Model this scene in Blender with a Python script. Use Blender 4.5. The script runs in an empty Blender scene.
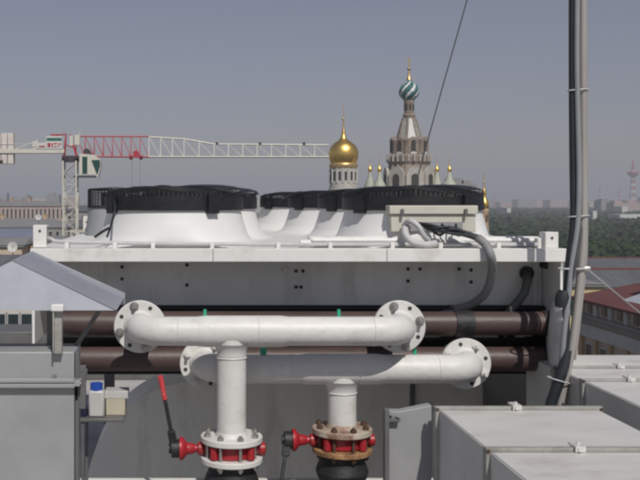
import bpy, math, random
from math import sin, cos, pi, radians, sqrt, atan2
from mathutils import Vector, Matrix
random.seed(7)
S = bpy.context.scene
COL = S.collection
H = 33.0                      # height of the eye above the street

# ---------------------------------------------------------------- camera, sky, sun
cd = bpy.data.cameras.new('camera'); cam = bpy.data.objects.new('camera', cd); COL.objects.link(cam)
cam.location = (0, 0, H); cam.rotation_euler = (radians(90), 0, 0)
cd.sensor_width = 36; cd.lens = 900 / 640 * 36
cd.shift_x = 135 / 640; cd.shift_y = -38 / 640
cd.clip_start = 0.05; cd.clip_end = 40000
S.camera = cam
SUN_EL, SUN_AZ = 49, 13       # behind the camera, a little to the right
w = bpy.data.worlds.new('World'); S.world = w; w.use_nodes = True
nt = w.node_tree; nt.nodes.clear()
sky = nt.nodes.new('ShaderNodeTexSky'); sky.sky_type = 'NISHITA'; sky.sun_disc = False
sky.sun_elevation = radians(SUN_EL); sky.sun_rotation = radians(180 - SUN_AZ)
sky.altitude = 50; sky.air_density = 1.3; sky.dust_density = 0.6; sky.ozone_density = 2.0
hs = nt.nodes.new('ShaderNodeHueSaturation'); hs.inputs['Saturation'].default_value = 0.55
bg = nt.nodes.new('ShaderNodeBackground'); bg.inputs['Strength'].default_value = 0.052
wo = nt.nodes.new('ShaderNodeOutputWorld')
tn = nt.nodes.new('ShaderNodeMix'); tn.data_type = 'RGBA'; tn.blend_type = 'MULTIPLY'; tn.inputs[0].default_value = 1; tn.inputs[7].default_value = (.88, .845, .985, 1)
nt.links.new(sky.outputs[0], hs.inputs['Color']); nt.links.new(hs.outputs[0], tn.inputs[6]); nt.links.new(tn.outputs[2], bg.inputs[0]); nt.links.new(bg.outputs[0], wo.inputs[0])
sd = bpy.data.lights.new('sun', 'SUN'); sd.energy = 3.35; sd.angle = radians(0.55); sd.color = (1, .955, .89)
sun = bpy.data.objects.new('sun', sd); COL.objects.link(sun)
e, a = radians(SUN_EL), radians(SUN_AZ)
sun.rotation_euler = Vector((-cos(e)*sin(a), cos(e)*cos(a), -sin(e))).to_track_quat('-Z', 'Y').to_euler()
sun.location = (0, -20, H + 30)
S.view_settings.view_transform = 'Standard'; S.view_settings.look = 'None'
S.view_settings.exposure = 0.0; S.view_settings.gamma = 1; S.view_settings.use_curve_mapping = False
try:
    S.cycles.filter_width = 3.0
except Exception: pass

# ---------------------------------------------------------------- helpers
def P(x, y, Y):               # a point of the place from where it shows and how far off it stands
    return Vector(((x - 185) / 900 * Y, Y, H + (202 - y) / 900 * Y))
def PX(x, Y): return (x - 185) / 900 * Y
def PZ(y, Y): return H + (202 - y) / 900 * Y

class MB:
    def __init__(s): s.v = []; s.f = []; s.m = []; s.mi = 0; s.g = []
    def add(s, vs, fs):
        o = len(s.v); s.g.append((o, len(s.f))); s.v += [tuple(q) for q in vs]
        for q in fs: s.f.append([o + i for i in q]); s.m.append(s.mi)
        return s
    def box(s, x0, x1, y0, y1, z0, z1):
        vs = [(x, y, z) for z in (z0, z1) for y in (y0, y1) for x in (x0, x1)]
        return s.add(vs, [(0,2,3,1),(4,5,7,6),(0,1,5,4),(2,6,7,3),(0,4,6,2),(1,3,7,5)])
    def obox(s, c, sx, sy, sz, M):      # oriented box
        vs = [Vector(c) + M @ Vector((i*sx/2, j*sy/2, k*sz/2)) for k in (-1,1) for j in (-1,1) for i in (-1,1)]
        return s.add(vs, [(0,2,3,1),(4,5,7,6),(0,1,5,4),(2,6,7,3),(0,4,6,2),(1,3,7,5)])
    def lathe(s, o, ax, prof, n=28, cap=True, sx=1.0):
        o = Vector(o); ax = Vector(ax).normalized()
        u = ax.orthogonal().normalized() if abs(ax.z) < .99 else Vector((1,0,0)); t = ax.cross(u)
        vs = []; fs = []
        for r, h in prof:
            for k in range(n):
                q = 2*pi*k/n; vs.append(o + ax*h + (u*cos(q)*sx + t*sin(q))*r)
        for i in range(len(prof)-1):
            for k in range(n):
                a_, b_ = i*n+k, i*n+(k+1) % n
                fs.append((a_, b_, b_+n, a_+n))
        if cap:
            fs.append(tuple(range(n))[::-1]); fs.append(tuple((len(prof)-1)*n+k for k in range(n)))
        return s.add(vs, fs)
    def cyl(s, p0, p1, r0, r1=None, n=20):
        p0 = Vector(p0); p1 = Vector(p1); d = p1 - p0
        return s.lathe(p0, d, [(r0, 0), (r0 if r1 is None else r1, d.length)], n)
    def tube(s, pts, r, n=12, closed=False):
        pts = [Vector(p) for p in pts]; m = len(pts); rr = r if isinstance(r, (list, tuple)) else [r]*m
        tang = []
        for i in range(m):
            if closed: t = pts[(i+1) % m] - pts[i-1]
            else: t = pts[min(i+1, m-1)] - pts[max(i-1, 0)]
            tang.append(t.normalized())
        u = tang[0].orthogonal().normalized(); vs = []; fs = []
        for i in range(m):
            u = (u - tang[i]*u.dot(tang[i])).normalized(); b = tang[i].cross(u)
            for k in range(n):
                q = 2*pi*k/n; vs.append(pts[i] + (u*cos(q) + b*sin(q))*rr[i])
        for i in range(m if closed else m-1):
            j = (i+1) % m
            for k in range(n):
                k2 = (k+1) % n; fs.append((i*n+k, i*n+k2, j*n+k2, j*n+k))
        if not closed:
            fs.append(tuple(range(n))[::-1]); fs.append(tuple((m-1)*n+k for k in range(n)))
        return s.add(vs, fs)
    def prism(s, poly, ext):
        n = len(poly); ext = Vector(ext); vs = [Vector(p) for p in poly]; vs += [p + ext for p in vs]
        fs = [tuple(range(n))[::-1], tuple(range(n, 2*n))] + [(k, (k+1) % n, n+(k+1) % n, n+k) for k in range(n)]
        return s.add(vs, fs)
    def mesh(s, name, mats, org=(0,0,0), smooth=True, ang=35):
        me = bpy.data.meshes.new(name); o = Vector(org)
        me.from_pydata([(q[0]-o.x, q[1]-o.y, q[2]-o.z) for q in s.v], [], s.f)
        for m_ in (mats if isinstance(mats, (list, tuple)) else [mats]): me.materials.append(m_)
        me.polygons.foreach_set('material_index', s.m)
        if smooth:
            me.polygons.foreach_set('use_smooth', [True]*len(me.polygons))
            me.set_sharp_from_angle(angle=radians(ang))
        me.update()
        import bmesh as _b
        if len(me.polygons) < 60000:
            bm = _b.new(); bm.from_mesh(me); _b.ops.recalc_face_normals(bm, faces=bm.faces); bm.to_mesh(me); bm.free()
        return me
def bez(pts, n=10):            # smooth curve through points
    pts = [Vector(p) for p in pts]; out = []
    for i in range(len(pts)-1):
        p0 = pts[max(i-1,0)]; p1 = pts[i]; p2 = pts[i+1]; p3 = pts[min(i+2, len(pts)-1)]
        for k in range(n):
            t = k/n
            out.append(.5*((2*p1) + (p2-p0)*t + (2*p0-5*p1+4*p2-p3)*t*t + (3*p1-p0-3*p2+p3)*t**3))
    out.append(pts[-1]); return out

def root(name, loc, label, cat, group=None, kind=None):
    o = bpy.data.objects.new(name, None); COL.objects.link(o); o.location = loc; o.empty_display_size = .1
    o['label'] = label; o['category'] = cat
    if group: o['group'] = group
    if kind: o['kind'] = kind
    return o
def base(o):
    while o.parent: o = o.parent
    return o.location
def part(name, mb, mats, parent, bevel=0, label=None, smooth=True, ang=35):
    org = base(parent)
    o = bpy.data.objects.new(name, mb.mesh(name, mats, org, smooth, ang)); COL.objects.link(o); o.parent = parent
    if bevel:
        b = o.modifiers.new('bevel', 'BEVEL'); b.width = bevel; b.segments = 2; b.limit_method = 'ANGLE'
    if label: o['label'] = label
    return o
def each(name, mb, mats, parent, bevel=0, per=1):   # one part for every `per` shapes collected
    g = mb.g + [(len(mb.v), len(mb.f))]; out = []
    for i in range(0, len(mb.g), per):
        (v0, f0_), (v1, f1) = g[i], g[min(i+per, len(mb.g))]
        q = MB(); q.v = mb.v[v0:v1]; q.f = [[k - v0 for k in f] for f in mb.f[f0_:f1]]; q.m = mb.m[f0_:f1]
        out.append(part(name, q, mats, parent, bevel))
    return out
def solo(name, mb, mats, loc, label, cat, group=None, bevel=0, ang=35):
    o = bpy.data.objects.new(name, mb.mesh(name, mats, loc, True, ang)); COL.objects.link(o); o.location = loc
    o['label'] = label; o['category'] = cat
    if group: o['group'] = group
    if bevel:
        b = o.modifiers.new('bevel', 'BEVEL'); b.width = bevel; b.segments = 2; b.limit_method = 'ANGLE'
    return o
def struct(name, mb, mats, kind='structure', loc=(0,0,0), smooth=False):
    o = bpy.data.objects.new(name, mb.mesh(name, mats, loc, smooth)); COL.objects.link(o); o.location = loc; o['kind'] = kind
    return o
def dup(o, loc, label=None, parent=None):
    c = o.copy(); COL.objects.link(c)
    if parent is None:
        c.location = loc
    else:
        c.parent = parent
        if loc is not None: c.location = loc
    if label: c['label'] = label
    for ch in [q for q in KIDS.get(o.name, [])]: dup(ch, None, None, c)
    return c
KIDS = {}
def scan():
    KIDS.clear()
    for o in bpy.data.objects:
        if o.parent: KIDS.setdefault(o.parent.name, []).append(o)

# ---------------------------------------------------------------- materials
def mat(name, col, rough=.6, metal=0, var=.12, scale=4, dirt=None, dirt_amt=.4, dirt_scale=2.0, dirt_lo=.5, bump=0, bscale=60, spec=.5, stretch=(1,1,1), coat=0):
    m = bpy.data.materials.new(name); m.use_nodes = True; t = m.node_tree; n = t.nodes; L = t.links
    b = n['Principled BSDF']; b.inputs['Roughness'].default_value = rough; b.inputs['Metallic'].default_value = metal
    b.inputs['Specular IOR Level'].default_value = spec; b.inputs['Coat Weight'].default_value = coat
    tc = n.new('ShaderNodeTexCoord'); mp = n.new('ShaderNodeMapping'); mp.inputs['Scale'].default_value = stretch
    L.new(tc.outputs['Object'], mp.inputs[0])
    nz = n.new('ShaderNodeTexNoise'); nz.inputs['Scale'].default_value = scale; nz.inputs['Detail'].default_value = 6; nz.inputs['Roughness'].default_value = .6
    L.new(mp.outputs[0], nz.inputs['Vector'])
    r = n.new('ShaderNodeMapRange'); r.inputs[1].default_value = .3; r.inputs[2].default_value = .7
    r.inputs[3].default_value = 1 - var; r.inputs[4].default_value = 1 + var
    L.new(nz.outputs[0], r.inputs[0])
    mx = n.new('ShaderNodeMix'); mx.data_type = 'RGBA'; mx.blend_type = 'MULTIPLY'; mx.inputs[0].default_value = 1
    mx.inputs[6].default_value = (*col, 1); L.new(r.outputs[0], mx.inputs[7]); out = mx.outputs[2]
    if dirt:
        n2 = n.new('ShaderNodeTexNoise'); n2.inputs['Scale'].default_value = dirt_scale; n2.inputs['Detail'].default_value = 8
        n2.inputs['Roughness'].default_value = .68; L.new(mp.outputs[0], n2.inputs['Vector'])
        r2 = n.new('ShaderNodeMapRange'); r2.inputs[1].default_value = dirt_lo; r2.inputs[2].default_value = dirt_lo + .22
        r2.inputs[3].default_value = 0; r2.inputs[4].default_value = dirt_amt; L.new(n2.outputs[0], r2.inputs[0])
        m2 = n.new('ShaderNodeMix'); m2.data_type = 'RGBA'; m2.inputs[7].default_value = (*dirt, 1)
        L.new(r2.outputs[0], m2.inputs[0]); L.new(out, m2.inputs[6]); out = m2.outputs[2]
    L.new(out, b.inputs['Base Color'])
    rr = n.new('ShaderNodeMapRange'); rr.inputs[3].default_value = max(.02, rough-.08); rr.inputs[4].default_value = min(1, rough+.1)
    L.new(nz.outputs[0], rr.inputs[0]); L.new(rr.outputs[0], b.inputs['Roughness'])
    if bump:
        n3 = n.new('ShaderNodeTexNoise'); n3.inputs['Scale'].default_value = bscale; n3.inputs['Detail'].default_value = 3
        L.new(mp.outputs[0], n3.inputs['Vector']); bp = n.new('ShaderNodeBump'); bp.inputs['Strength'].default_value = bump
        bp.inputs['Distance'].default_value = .01; L.new(n3.outputs[0], bp.inputs['Height']); L.new(bp.outputs[0], b.inputs['Normal'])
    return m
M = {}
M['white_paint'] = mat('white_paint', (.66,.65,.625), .45, 0, .07, 7, (.36,.32,.26), .45, 8, .52, bump=.15, bscale=45)
M['cooler_white'] = mat('cooler_white', (.74,.735,.71), .45, 0, .06, 3, (.42,.38,.32), .6, 7, .52, bump=.05, bscale=25)
M['cooler_grey'] = mat('cooler_grey', (.78,.78,.75), .55, 0, .07, 2, (.4,.38,.34), .5, 3.5, .5, stretch=(2.2,1,.6))
M['plastic_box'] = mat('plastic_box', (.56,.54,.47), .5, 0, .05, 5, (.3,.28,.24), .35, 9, .55)
M['shroud_white'] = mat('shroud_white', (.72,.72,.705), .5, 0, .04, 3, (.5,.48,.44), .3, 4, .55)
M['shroud_grey'] = mat('shroud_grey', (.3,.31,.32), .5, 0, .08, 3, (.2,.2,.2), .3, 4, .55)
M['black_wire'] = mat('black_wire', (.016,.017,.02), .45, 0, .2, 30)
M['black_rubber'] = mat('black_rubber', (.018,.018,.02), .55, 0, .3, 20, (.06,.055,.05), .4, 12, .5, bump=.2)
M['coil_black'] = mat('coil_black', (.022,.021,.022), .7, 0, .4, 60, bump=.5, bscale=150)
M['brown_pipe'] = mat('brown_pipe', (.078,.052,.047), .46, 0, .3, 9, (.08,.05,.045), .7, 5, .45, stretch=(.4,1,1), bump=.1)
M['red_valve'] = mat('red_valve', (.36,.016,.024), .42, 0, .2, 12, (.16,.05,.04), .5, 16, .55, coat=.2)
M['pink_grip'] = mat('pink_grip', (.62,.06,.07), .5, 0, .2, 60, (.7,.5,.5), .6, 50, .55)
M['rusty_flange'] = mat('rusty_flange', (.5,.44,.36), .6, 0, .15, 14, (.17,.06,.025), .95, 11, .42, bump=.2)
M['tan_rust'] = mat('tan_rust', (.36,.21,.1), .65, 0, .25, 20, (.1,.035,.018), .95, 16, .45, bump=.3)
M['steel_bolt'] = mat('steel_bolt', (.42,.41,.39), .35, .8, .1, 30)
M['rusty_bolt'] = mat('rusty_bolt', (.1,.06,.04), .7, .2, .3, 40)
M['dark_hole'] = mat('dark_hole', (.05,.05,.048), .9)
M['galv'] = mat('galv', (.33,.335,.34), .5, .12, .09, 5, (.25,.25,.255), .5, 2.2, .45, bump=.03, bscale=8)
M['galv_side'] = mat('galv_side', (.6,.595,.57), .5, .08, .08, 5, (.42,.42,.42), .5, 2.2, .45, bump=.03, bscale=8)
M['zinc'] = mat('zinc', (.7,.69,.66), .35, .3, .1, 30)
M['galv_edge'] = mat('galv_edge', (.36,.355,.33), .5, .1, .15, 12, (.14,.12,.1), .6, 9, .5)
M['galv_hood'] = mat('galv_hood', (.34,.355,.4), .42, .25, .08, 3, (.42,.4,.35), .6, 3, .47, stretch=(.6,1,3))
M['galv_top'] = mat('galv_top', (.6,.59,.57), .5, .08, .07, 3, (.3,.22,.17), .5, 2.8, .53, stretch=(1,2.2,1), bump=.03, bscale=6)
M['galv_dark'] = mat('galv_dark', (.17,.17,.17), .5, .4, .12, 8, (.1,.09,.08), .4, 6, .5)
M['galv_blue'] = mat('galv_blue', (.5,.52,.58), .5, .1, .06, 4, (.3,.33,.38), .5, 3, .5)
M['green_tape'] = mat('green_tape', (.03,.35,.22), .5)
M['grey_hose'] = mat('grey_hose', (.24,.245,.25), .6, 0, .1, 20)
M['pale_hose'] = mat('pale_hose', (.5,.5,.5), .55, 0, .1, 20)
M['entry_hose'] = mat('entry_hose', (.13,.135,.13), .6, 0, .15, 20)
M['dark_hose'] = mat('dark_hose', (.07,.075,.075), .6, 0, .15, 20)
M['conduit_pale'] = mat('conduit_pale', (.36,.34,.32), .45, .1, .1, 6, (.22,.19,.17), .4, 5, .5, stretch=(1,1,.2))
M['conduit_grey'] = mat('conduit_grey', (.27,.28,.3), .45, .1, .1, 6)
M['cable_black'] = mat('cable_black', (.02,.025,.03), .5, 0, .2, 12)
M['blue_plastic'] = mat('blue_plastic', (.02,.08,.42), .4, 0, .1, 10)
M['navy_cloth'] = mat('navy_cloth', (.01,.014,.04), .9, 0, .3, 20, bump=.5)
M['cardboard'] = mat('cardboard', (.48,.44,.34), .8, 0, .1, 10)
M['canister'] = mat('canister', (.5,.5,.48), .4, 0, .06, 10)
M['roof_felt'] = mat('roof_felt', (.42,.41,.39), .9, 0, .2, 2, (.2,.19,.18), .5, .6, .5)
M['oxide_red'] = mat('oxide_red', (.13,.03,.025), .6, 0, .2, 9)
M['ground'] = mat('ground', (.07,.075,.06), .95, 0, .3, .02, (.045,.06,.035), .8, .006, .48)
M['foliage'] = None
M['gold'] = mat('gold', (.95,.62,.16), .36, 1, .06, 2, (.5,.3,.1), .3, 1.2, .55)
M['gold_dull'] = mat('gold_dull', (.62,.43,.2), .4, .7, .1, 2)
M['onion_green'] = mat('onion_green', (.03,.15,.12), .35, 0, .15, 3)
M['onion_white'] = mat('onion_white', (.7,.72,.7), .35, 0, .06, 3)
M['onion_blue'] = mat('onion_blue', (.03,.06,.16), .35, 0, .15, 3)
M['church_brick'] = mat('church_brick', (.27,.21,.17), .85, 0, .3, .9, (.13,.15,.12), .6, .7, .48)
M['church_pale'] = mat('church_pale', (.42,.4,.36), .8, 0, .15, 1.5, (.2,.17,.14), .5, .9, .48)
M['church_green'] = mat('church_green', (.38,.4,.33), .6, 0, .18, 1.5, (.5,.46,.38), .6, 1.2, .5)
M['church_dark'] = mat('church_dark', (.04,.035,.03), .8)
M['church_tent'] = mat('church_tent', (.32,.33,.29), .7, 0, .25, .8, (.5,.48,.44), .6, .6, .55)
M['marble_white'] = mat('marble_white', (.56,.55,.52), .5, 0, .05, 1)
M['crane_white'] = mat('crane_white', (.62,.6,.52), .5, 0, .06, 1)
M['crane_red'] = mat('crane_red', (.42,.04,.06), .5, 0, .1, 1)
M['crane_dark'] = mat('crane_dark', (.05,.04,.045), .6)
M['concrete'] = mat('concrete', (.66,.6,.57), .85, 0, .12, 1)
M['glass'] = mat('glass', (.03,.04,.045), .15, 0, .2, 3)
M['glass_green'] = mat('glass_green', (.02,.07,.06), .12, 0, .2, 3)
M['plaster_yellow'] = mat('plaster_yellow', (.52,.42,.24), .85, 0, .1, .5, (.33,.28,.2), .4, .4, .5)
M['plaster_cream'] = mat('plaster_cream', (.5,.46,.38), .85, 0, .1, .4, (.33,.3,.25), .4, .4, .5)
M['plaster_tan'] = mat('plaster_tan', (.46,.33,.2), .85, 0, .12, .5, (.28,.2,.14), .4, .4, .5)
M['plaster_grey'] = mat('plaster_grey', (.27,.26,.25), .85, 0, .12, .4, (.17,.16,.15), .5, .3, .5)
M['plaster_brown'] = mat('plaster_brown', (.55,.45,.35), .85, 0, .2, .5, (.1,.08,.07), .5, .5, .5)
M['plaster_pink'] = mat('plaster_pink', (.42,.32,.29), .85, 0, .1, .4)
M['trim_grey'] = mat('trim_grey', (.5,.49,.48), .8, 0, .12, .8)
M['roof_red'] = mat('roof_red', (.135,.05,.046), .7, 0, .12, .4, (.11,.05,.045), .5, .3, .5, stretch=(3,.5,1))
M['roof_brick'] = mat('roof_brick', (.33,.07,.065), .7, 0, .12, .2)
M['roof_grey'] = mat('roof_grey', (.13,.135,.145), .6, .2, .15, .3, (.08,.08,.085), .5, .2, .5, stretch=(3,.5,1))
M['roof_blue'] = mat('roof_blue', (.2,.22,.29), .6, .2, .1, .3)
M['roof_pale'] = mat('roof_pale', (.2,.2,.2), .7, 0, .1, .2)
M['far_white'] = mat('far_white', (.6,.6,.58), .8, 0, .05, .1)
M['bark'] = mat('bark', (.07,.055,.04), .9, 0, .2, 3)
def leaf_mat(name, c1, c2):
    m = bpy.data.materials.new(name); m.use_nodes = True; t = m.node_tree; n = t.nodes; L = t.links
    b = n['Principled BSDF']; b.inputs['Roughness'].default_value = .8; b.inputs['Specular IOR Level'].default_value = .2
    tc = n.new('ShaderNodeTexCoord'); nz = n.new('ShaderNodeTexNoise'); nz.inputs['Scale'].default_value = .07; nz.inputs['Detail'].default_value = 5
    nz.inputs['Roughness'].default_value = .7
    L.new(tc.outputs['Object'], nz.inputs['Vector']); cr = n.new('ShaderNodeValToRGB')
    cr.color_ramp.elements[0].position = .36; cr.color_ramp.elements[0].color = (*c1, 1)
    cr.color_ramp.elements[1].position = .64; cr.color_ramp.elements[1].color = (*c2, 1)
    L.new(nz.outputs[0], cr.inputs[0]); L.new(cr.outputs[0], b.inputs['Base Color']); return m
M['foliage'] = leaf_mat('foliage', (.018,.034,.012), (.034,.056,.017))

# ================================================================ LARGE STRUCTURE
mb = MB(); G = 14000
mb.add([(-G,-G,0),(G,-G,0),(G,G,0),(-G,G,0)], [(0,1,2,3)])
struct('ground', mb, M['ground'])

# the building under the eye: its flat roof carries all the equipment
RF = H - 1.9
br = root('rooftop_building', (0, 0, 0), 'building with pale flat roof under the air conditioning plant', 'building')
part('wall', MB().box(-9, 7, -8, 9.6, 0, RF - .3), M['plaster_yellow'], br)
part('roof_slab', MB().box(-9.3, 7.3, -8.3, 9.8, RF - .3, RF), M['roof_felt'], br, .02)
mb = MB(); mb.box(-9.3, 7.3, 9.6, 9.8, RF, RF + .1)
mb.box(-9.34, 7.34, 9.56, 9.84, RF + .1, RF + .13)
part('parapet', mb, M['galv_dark'], br, .01)
for fx in range(8):
    for fz in range(7):
        part('window', MB().box(-7.6 + fx*1.9, -6.6 + fx*1.9, 9.602, 9.65, 4 + fz*3.8, 6 + fz*3.8), M['glass'], br)

# ---------------- city buildings
def building(px0, px1, yeave, D, depth, ridge, wall, roof, label, nwin=0, winy=None, wh=1.9, ww=1.0, kind='gable', name='city_building', cat='building', group=None, chimneys=0, cap=None, rows=1, pil=False):
    x0, x1 = PX(px0, D), PX(px1, D); ze = PZ(yeave, D); y0, y1 = D, D + depth
    r = root(name, ((x0+x1)/2, (y0+y1)/2, 0), label, cat, group)
    part('wall', MB().box(x0, x1, y0, y1, 0, ze), M[wall], r)
    ov = .4; m = MB(); zr = ze + ridge; ym = (y0+y1)/2; q = min((x1-x0)*.25, depth*.4)
    m.box(x0-ov*.8, x1+ov*.8, y0-ov*.8, y1+ov*.8, ze, ze+.25)
    zb = ze + .25
    if kind == 'gable' or kind == 'hip':
        qq = q if kind == 'hip' else -.0
        vs = [(x0-ov, y0-ov, zb), (x1+ov, y0-ov, zb), (x1+ov, y1+ov, zb), (x0-ov, y1+ov, zb), (x0+qq, ym, zr), (x1-qq, ym, zr)]
        m.add(vs, [(0,1,5,4), (2,3,4,5), (1,2,5), (3,0,4)])
    ro = part('roof', m, M[roof], r, smooth=False)
    if cap:
        part('ridge_cap', MB().box(x0+q, x1-q, ym-.5, ym+.5, zr-.35, zr+.22), M[cap], ro)
    for k in range(chimneys):
        cx = x0 + (x1-x0)*(k+.5+random.uniform(-.3,.3))/chimneys
        part('chimney', MB().box(cx-.6, cx+.6, ym-1.2-.5, ym-.7, zr-2, zr+1.2).box(cx-.75, cx+.75, ym-1.85, ym-.55, zr+1.2, zr+1.45), M['plaster_tan'], ro)
    if nwin:
        me = None
        for j in range(rows):
            zt = ze - 1.2 - j*3.6 if winy is None else PZ(winy, D) - j*3.6
            for k in range(nwin):
                cx = x0 + (x1-x0)*(k+.5)/nwin
                wi = part('window', MB().box(cx-ww/2-.12, cx+ww/2+.12, y0-.08, y0-.003, zt-wh-.12, zt+.12), M['plaster_cream' if wall != 'plaster_cream' else 'trim_grey'], r)
                part('pane', MB().box(cx-ww/2, cx+ww/2, y0-.1, y0-.083, zt-wh, zt), M['glass'], wi)
    if pil:
        part('cornice', MB().box(x0-.5, x1+.5, y0-.7, y0-.35, ze-.7, ze+.1), M['plaster_cream'], r)
    return r

# left: the low city seen past the cooler
building(-70, 64, 206.5, 430, 16, 2.6, 'plaster_pink', 'roof_pale', 'long pale pink building with rows of tall narrow windows beside the crane mast', nwin=32, wh=4.4, ww=.8, name='long_building', kind='hip')
b_ = building(-60, 48, 206, 452, 14, 2.6, 'plaster_pink', 'roof_brick', 'building with long brick red roof rising behind the pale pink one', name='red_roofed_building', kind='hip', chimneys=4)
building(-30, 68, 228, 300, 26, 3.1, 'plaster_grey', 'roof_pale', 'long hall with plain pale grey roof left of the crane mast', nwin=14, name='long_hall', kind='hip', chimneys=2)
building(-60, 33, 239, 180, 14, 1.9, 'plaster_brown', 'roof_blue', 'low building with blue grey metal roof at the left edge', nwin=8, wh=1.1, name='blue_roofed_building', kind='gable')
building(66, 100, 212, 330, 22, 2.4, 'plaster_grey', 'roof_grey', 'dark roofed building just right of the crane mast', nwin=5, name='dark_roofed_building', kind='hip', chimneys=1)
building(70, 118, 228, 230, 20, 3.0, 'plaster_cream', 'roof_grey', 'cream building with grey roof behind the left end of the cooler', nwin=6, name='cream_building', kind='hip', chimneys=1)
building(-70, 22, 247, 120, 12, 1.0, 'plaster_brown', 'roof_pale', 'brown walled building below the blue grey roof', nwin=10, wh=1.2, ww=.7, name='brown_building', kind='gable')
building(22, 60, 243, 125, 12, .8, 'plaster_tan', 'roof_pale', 'ochre walled building behind the white cooler corner post', nwin=3, wh=1.2, ww=.7, name='ochre_building', kind='gable')
building(-60, 33.5, 276, 60, 8, 1.2, 'plaster_cream', 'roof_grey', 'cream house seen between the hood and its duct', nwin=7, winy=314, wh=1.6, ww=.7, name='cream_house', kind='gable')
building(33.8, 150, 272, 62, 8, 1.0, 'trim_grey', 'roof_grey', 'plain grey house next to the cream one under the hood', nwin=6, winy=345, wh=1.2, ww=.8, name='grey_house', kind='gable')
# right
building(560, 900, 272, 205, 22, 2.5, 'plaster_grey', 'roof_grey', 'grey roofed building with dull red ridge at the edge of the park', nwin=20, name='grey_roofed_building', kind='gable', cap='roof_red')
building(556, 900, 288.5, 150, 17, 2.6, 'plaster_grey', 'roof_grey', 'grey roofed building with dull red ridge in front of the one by the park', nwin=22, name='grey_roofed_building', kind='gable', cap='roof_red')
building(556, 604, 286.5, 96, 7, .35, 'plaster_yellow', 'roof_pale', 'yellow building rising behind the red roofed wing', nwin=4, wh=1.9, ww=.9, rows=5, name='yellow_building', kind='gable')

# roofs behind the cooler, seen only from beside it
building(105, 230, 262, 170, 20, 2.5, 'plaster_yellow', 'roof_grey', 'yellow house with grey roof beyond the left half of the cooler', nwin=9, rows=3, name='yellow_house', kind='hip', chimneys=2)
building(245, 360, 258, 185, 20, 2.5, 'plaster_cream', 'roof_red', 'cream house with red roof beyond the middle of the cooler', nwin=9, rows=3, name='cream_house', kind='hip', chimneys=2)
building(375, 470, 262, 160, 18, 2.5, 'plaster_pink', 'roof_grey', 'pink house with grey roof beyond the right half of the cooler', nwin=7, rows=3, name='pink_house', kind='hip', chimneys=1)
building(120, 330, 240, 400, 30, 4, 'plaster_cream', 'roof_grey', 'long cream block with grey roof left of the gold dome', nwin=20, rows=3, name='city_block', kind='hip', chimneys=3)

# the courtyard wing on the right: facade looks left across the yard, recedes from the eye
wg = root('courtyard_wing', (29, 45, 0), 'brown courtyard wing with pilasters, dark cornice and dull red roof', 'building')
XF = 26.2; ZC = H - 7.4
part('wall', MB().box(XF, XF + 8, 26, 60, 0, ZC + 1.05), M['plaster_brown'], wg)
part('cornice', MB().box(XF - .4, XF + .002, 26, 60.2, ZC - .05, ZC + .12).box(XF - .22, XF + .001, 26, 60.1, ZC - .4, ZC - .05), M['plaster_grey'], wg, .02)
part('entablature', MB().box(XF - .14, XF + .003, 26, 60.05, ZC - 1.35, ZC - .55), M['trim_grey'], wg)
for k in range(17):
    y_ = 59.2 - k*2.0
    part('attic_pilaster', MB().box(XF - .16, XF - .001, y_ - .2, y_ + .2, ZC + .121, ZC + .95), M['trim_grey'], wg)
    wi = part('window', MB().box(XF - .1, XF - .002, y_ - 1.5, y_ - .5, ZC - 4.3, ZC - 1.7), M['trim_grey'], wg)
    part('pane', MB().box(XF - .13, XF - .103, y_ - 1.38, y_ - 1.03, ZC - 4.2, ZC - 1.8).box(XF - .13, XF - .103, y_ - .97, y_ - .62, ZC - 4.2, ZC - 1.8), M['glass'], wi)
    part('pilaster', MB().box(XF - .2, XF - .004, y_ - .2, y_ + .2, 2, ZC - 1.35), M['plaster_tan'], wg)
    part('attic_window', MB().box(XF - .06, XF - .001, y_ - 1.3, y_ - .7, ZC + .25, ZC + .8), M['glass'], wg)
m = MB(); z0 = ZC + 1.07
m.add([(XF-.4, 26, z0), (XF+8.4, 26, z0), (XF+8.4, 60.4, z0), (XF-.4, 60.4, z0), (XF+3.2, 30, z0+1.15), (XF+3.2, 58, z0+1.15), (XF-.4,26,z0-.15), (XF+8.4,26,z0-.15), (XF+8.4,60.4,z0-.15), (XF-.4,60.4,z0-.15)],
      [(0,1,4), (1,2,5,4), (2,3,5), (3,0,4,5), (6,7,1,0), (7,8,2,1), (8,9,3,2), (9,6,0,3), (9,8,7,6)])
wr = part('roof', m, M['roof_red'], wg, smooth=False)
part('chimney', MB().box(XF+1.75, XF+2.4, 54.2, 55, z0+.2, z0+1.7).box(XF+1.7, XF+2.45, 54.15, 55.05, z0+1.7, z0+1.85), M['plaster_yellow'], wr)
m = MB()
m.add([(26.3, 56, H-6.4), (25.75, 44, H-6.4), (28, 44, H-5.1), (28, 53.4, H-5.1), (30, 44, H-6.4), (30, 55, H-6.4)], [(0,1,2,3), (3,2,4,5), (0,3,5), (1,4,2), (0,5,4,1)])
part('roof', m, M['galv_blue'], wg, smooth=False, label='pale blue grey metal roof slope on the corner of the wing')
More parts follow.
